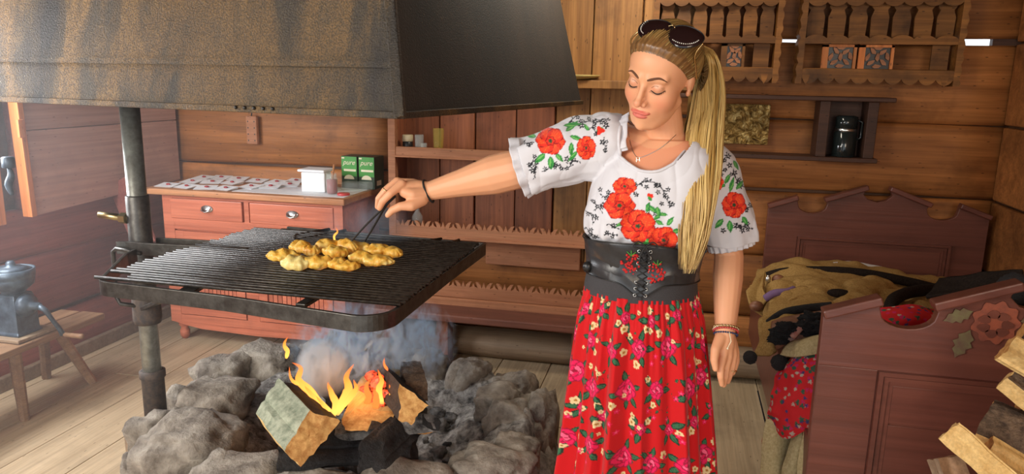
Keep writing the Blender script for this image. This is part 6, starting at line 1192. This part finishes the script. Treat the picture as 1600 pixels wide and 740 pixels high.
M['flame'] = flamemat()
def flame(tongues, label, red=0):
    vs = []; fs = []; cols = []
    for ctrl, wd in tongues:
        P_ = cr([at(*q) for q in ctrl], 34); n = 14; m_ = len(P_); w_ = np.interp(np.linspace(0, 1, m_), [0, .15, .45, .8, 1], [.30, .75, .85, .4, .02])*wd; o_ = len(vs)
        for i in range(m_):
            u = i/(m_-1); d = P_[min(i+1, m_-1)]-P_[max(i-1, 0)]; d /= np.linalg.norm(d); a = np.cross(d, CF); a /= np.linalg.norm(a); b = np.cross(a, d)
            for k in range(n):
                t = 2*math.pi*k/n; w2 = w_[i]*(1+.25*math.sin(u*17+k*.4)*u); vs.append(P_[i]+a*w2*math.cos(t)+b*w2*.45*math.sin(t))
                c = np.array((1, .50, .09))*(1-u)+np.array((1, .15, .015))*u if not red else np.array((1, .16, .03)); cols.append((*c, (min(1, u*6+.25))*(1 if u < .6 else max(.1, 1-(u-.6)*2.1))))
        for i in range(m_-1):
            for k in range(n): fs.append((o_+i*n+k, o_+i*n+(k+1) % n, o_+(i+1)*n+(k+1) % n, o_+(i+1)*n+k))
    o = part('flame', (vs, fs), M['flame'], None, sm=True, label=label, cat='flame', group='flames of the fire')
    a = o.data.color_attributes.new('col', 'FLOAT_COLOR', 'POINT'); a.data.foreach_set('color', np.array(cols, np.float32).ravel())
flame([([(520, 645, 2.34), (498, 628, 2.36), (482, 608, 2.38), (466, 592, 2.4), (470, 574, 2.42), (456, 566, 2.42)], .017), ([(482, 610, 2.38), (468, 600, 2.39), (455, 592, 2.4), (452, 572, 2.4)], .008)], 'curling orange flame with a bright top beside the big leaning log')
flame([([(447, 560, 2.42), (449, 548, 2.42), (444, 538, 2.43), (450, 526, 2.43)], .009)], 'small detached flame tip at the far left of the fire')
flame([([(522, 650, 2.33), (524, 628, 2.34), (516, 610, 2.36), (512, 596, 2.37)], .014), ([(526, 648, 2.33), (536, 626, 2.34), (545, 608, 2.36), (541, 590, 2.38), (553, 568, 2.4)], .019), ([(530, 640, 2.33), (546, 622, 2.34), (556, 606, 2.35), (552, 592, 2.36)], .012)], 'forked bright orange flame in the middle of the fire')
flame([([(512, 636, 2.3), (496, 624, 2.32), (482, 610, 2.34), (476, 602, 2.35)], .008), ([(518, 642, 2.28), (505, 632, 2.3), (494, 618, 2.3)], .008)], 'low thin flame licking along the edge of the big leaning log')
flame([([(598, 632, 2.40), (592, 612, 2.41), (596, 594, 2.42), (590, 576, 2.43)], .013), ([(606, 628, 2.4), (612, 614, 2.41), (608, 600, 2.42)], .009)], 'orange flame over the red embers at the right of the fire')
flame([([(603, 586, 2.5), (604, 576, 2.5), (600, 568, 2.5), (601, 558, 2.5)], .006)], 'tiny flame tip above the right burning log', 1)
flame([([(568, 640, 2.39), (576, 620, 2.41), (572, 604, 2.42), (580, 592, 2.42)], .013), ([(586, 640, 2.38), (588, 622, 2.39), (584, 606, 2.4)], .014)], 'deep red glow of flame around the embers', 1)
flame([([(524, 378, 2.72), (522, 369, 2.72), (527, 362, 2.72), (525, 355, 2.72)], .005)], 'thin flame lick rising through the grate behind the cheese')
l = bpy.data.lights.new('fire_glow', 'POINT'); l.energy = .9; l.color = (1, .45, .15); l.shadow_soft_size = .08; o = link(bpy.data.objects.new('fire_glow', l)); o.location = at(560, 600, 2.4)
def smokemat(name, scale, lo, hi, dens, off=0, col=(.64, .82, 1.0), rmax=.5):
    m = bpy.data.materials.new(name); m.use_nodes = True; nt = m.node_tree; nt.nodes.clear(); out = nd(nt, 'ShaderNodeOutputMaterial'); v = nd(nt, 'ShaderNodeVolumePrincipled')
    v.inputs['Color'].default_value = col+(1,); v.inputs['Anisotropy'].default_value = .1
    tc = nd(nt, 'ShaderNodeTexCoord'); g_ = nd(nt, 'ShaderNodeNewGeometry'); mp = nd(nt, 'ShaderNodeMapping'); mp.inputs['Location'].default_value = (off, off*.3, 0); mp.inputs['Scale'].default_value = (scale, scale, scale*.55); nt.links.new(g_.outputs['Position'], mp.inputs[0])
    n = nse(nt, mp.outputs[0], 1, 6, .62, 1.6); ln = nd(nt, 'ShaderNodeVectorMath', operation='LENGTH'); sub_ = nd(nt, 'ShaderNodeVectorMath', operation='SUBTRACT'); sub_.inputs[1].default_value = (.5, .5, .5)
    nt.links.new(tc.outputs['Generated'], sub_.inputs[0]); nt.links.new(sub_.outputs[0], ln.inputs[0])
    fall = ramp(nt, ln.outputs['Value'], [(.12, (1, 1, 1)), (rmax, (0, 0, 0))]); r = ramp(nt, n, [(lo, (0, 0, 0)), (hi, (1, 1, 1))])
    mu = nd(nt, 'ShaderNodeMath', operation='MULTIPLY'); nt.links.new(r, mu.inputs[0]); nt.links.new(fall, mu.inputs[1]); mu2 = nd(nt, 'ShaderNodeMath', operation='MULTIPLY'); nt.links.new(mu.outputs[0], mu2.inputs[0]); mu2.inputs[1].default_value = dens
    nt.links.new(mu2.outputs[0], v.inputs['Density']); nt.links.new(v.outputs[0], out.inputs['Volume']); return m
def smoke(c, r, m, label):
    part('smoke', G().ell(c, r, 28, 18), m, None, sm=True, label=label, cat='smoke', kind='stuff')
smoke(at(560, 545, 2.62), (.27, .16, .20), smokemat('blue_smoke', 16, .51, .60, 60), 'bluish white smoke rising from the burning logs')
smoke(at(505, 575, 2.55), (.10, .08, .11), smokemat('dense_white_smoke', 16, .38, .58, 130, 3, (.96, .98, 1)), 'dense white smoke at the back left of the fire')
smoke(at(655, 530, 2.8), (.16, .12, .16), smokemat('wispy_smoke', 17, .50, .60, 40, 7), 'thin blue smoke wisps over the far rim stones')
smoke(at(575, 352, 2.75), (.20, .12, .12), smokemat('thin_grill_smoke', 9, .40, .66, 5, 5), 'thin smoke drifting over the grate behind the tongs')
# faint haze of the smoky room in the window light
hz = part('room_haze', G().box(LX+.01, -1.45, 1.0, BY-.06, .01, CZ-.01), None or M['black'], None, label='thin smoky haze in the window light on the left', cat='haze', kind='stuff')
hm = bpy.data.materials.new('haze'); hm.use_nodes = True; nt = hm.node_tree; nt.nodes.clear(); out = nd(nt, 'ShaderNodeOutputMaterial'); vs_ = nd(nt, 'ShaderNodeVolumeScatter'); vs_.inputs['Density'].default_value = .036; vs_.inputs['Color'].default_value = (.93, .96, 1, 1); vs_.inputs['Anisotropy'].default_value = .3
nt.links.new(vs_.outputs[0], out.inputs['Volume']); hz.data.materials.clear(); hz.data.materials.append(hm)
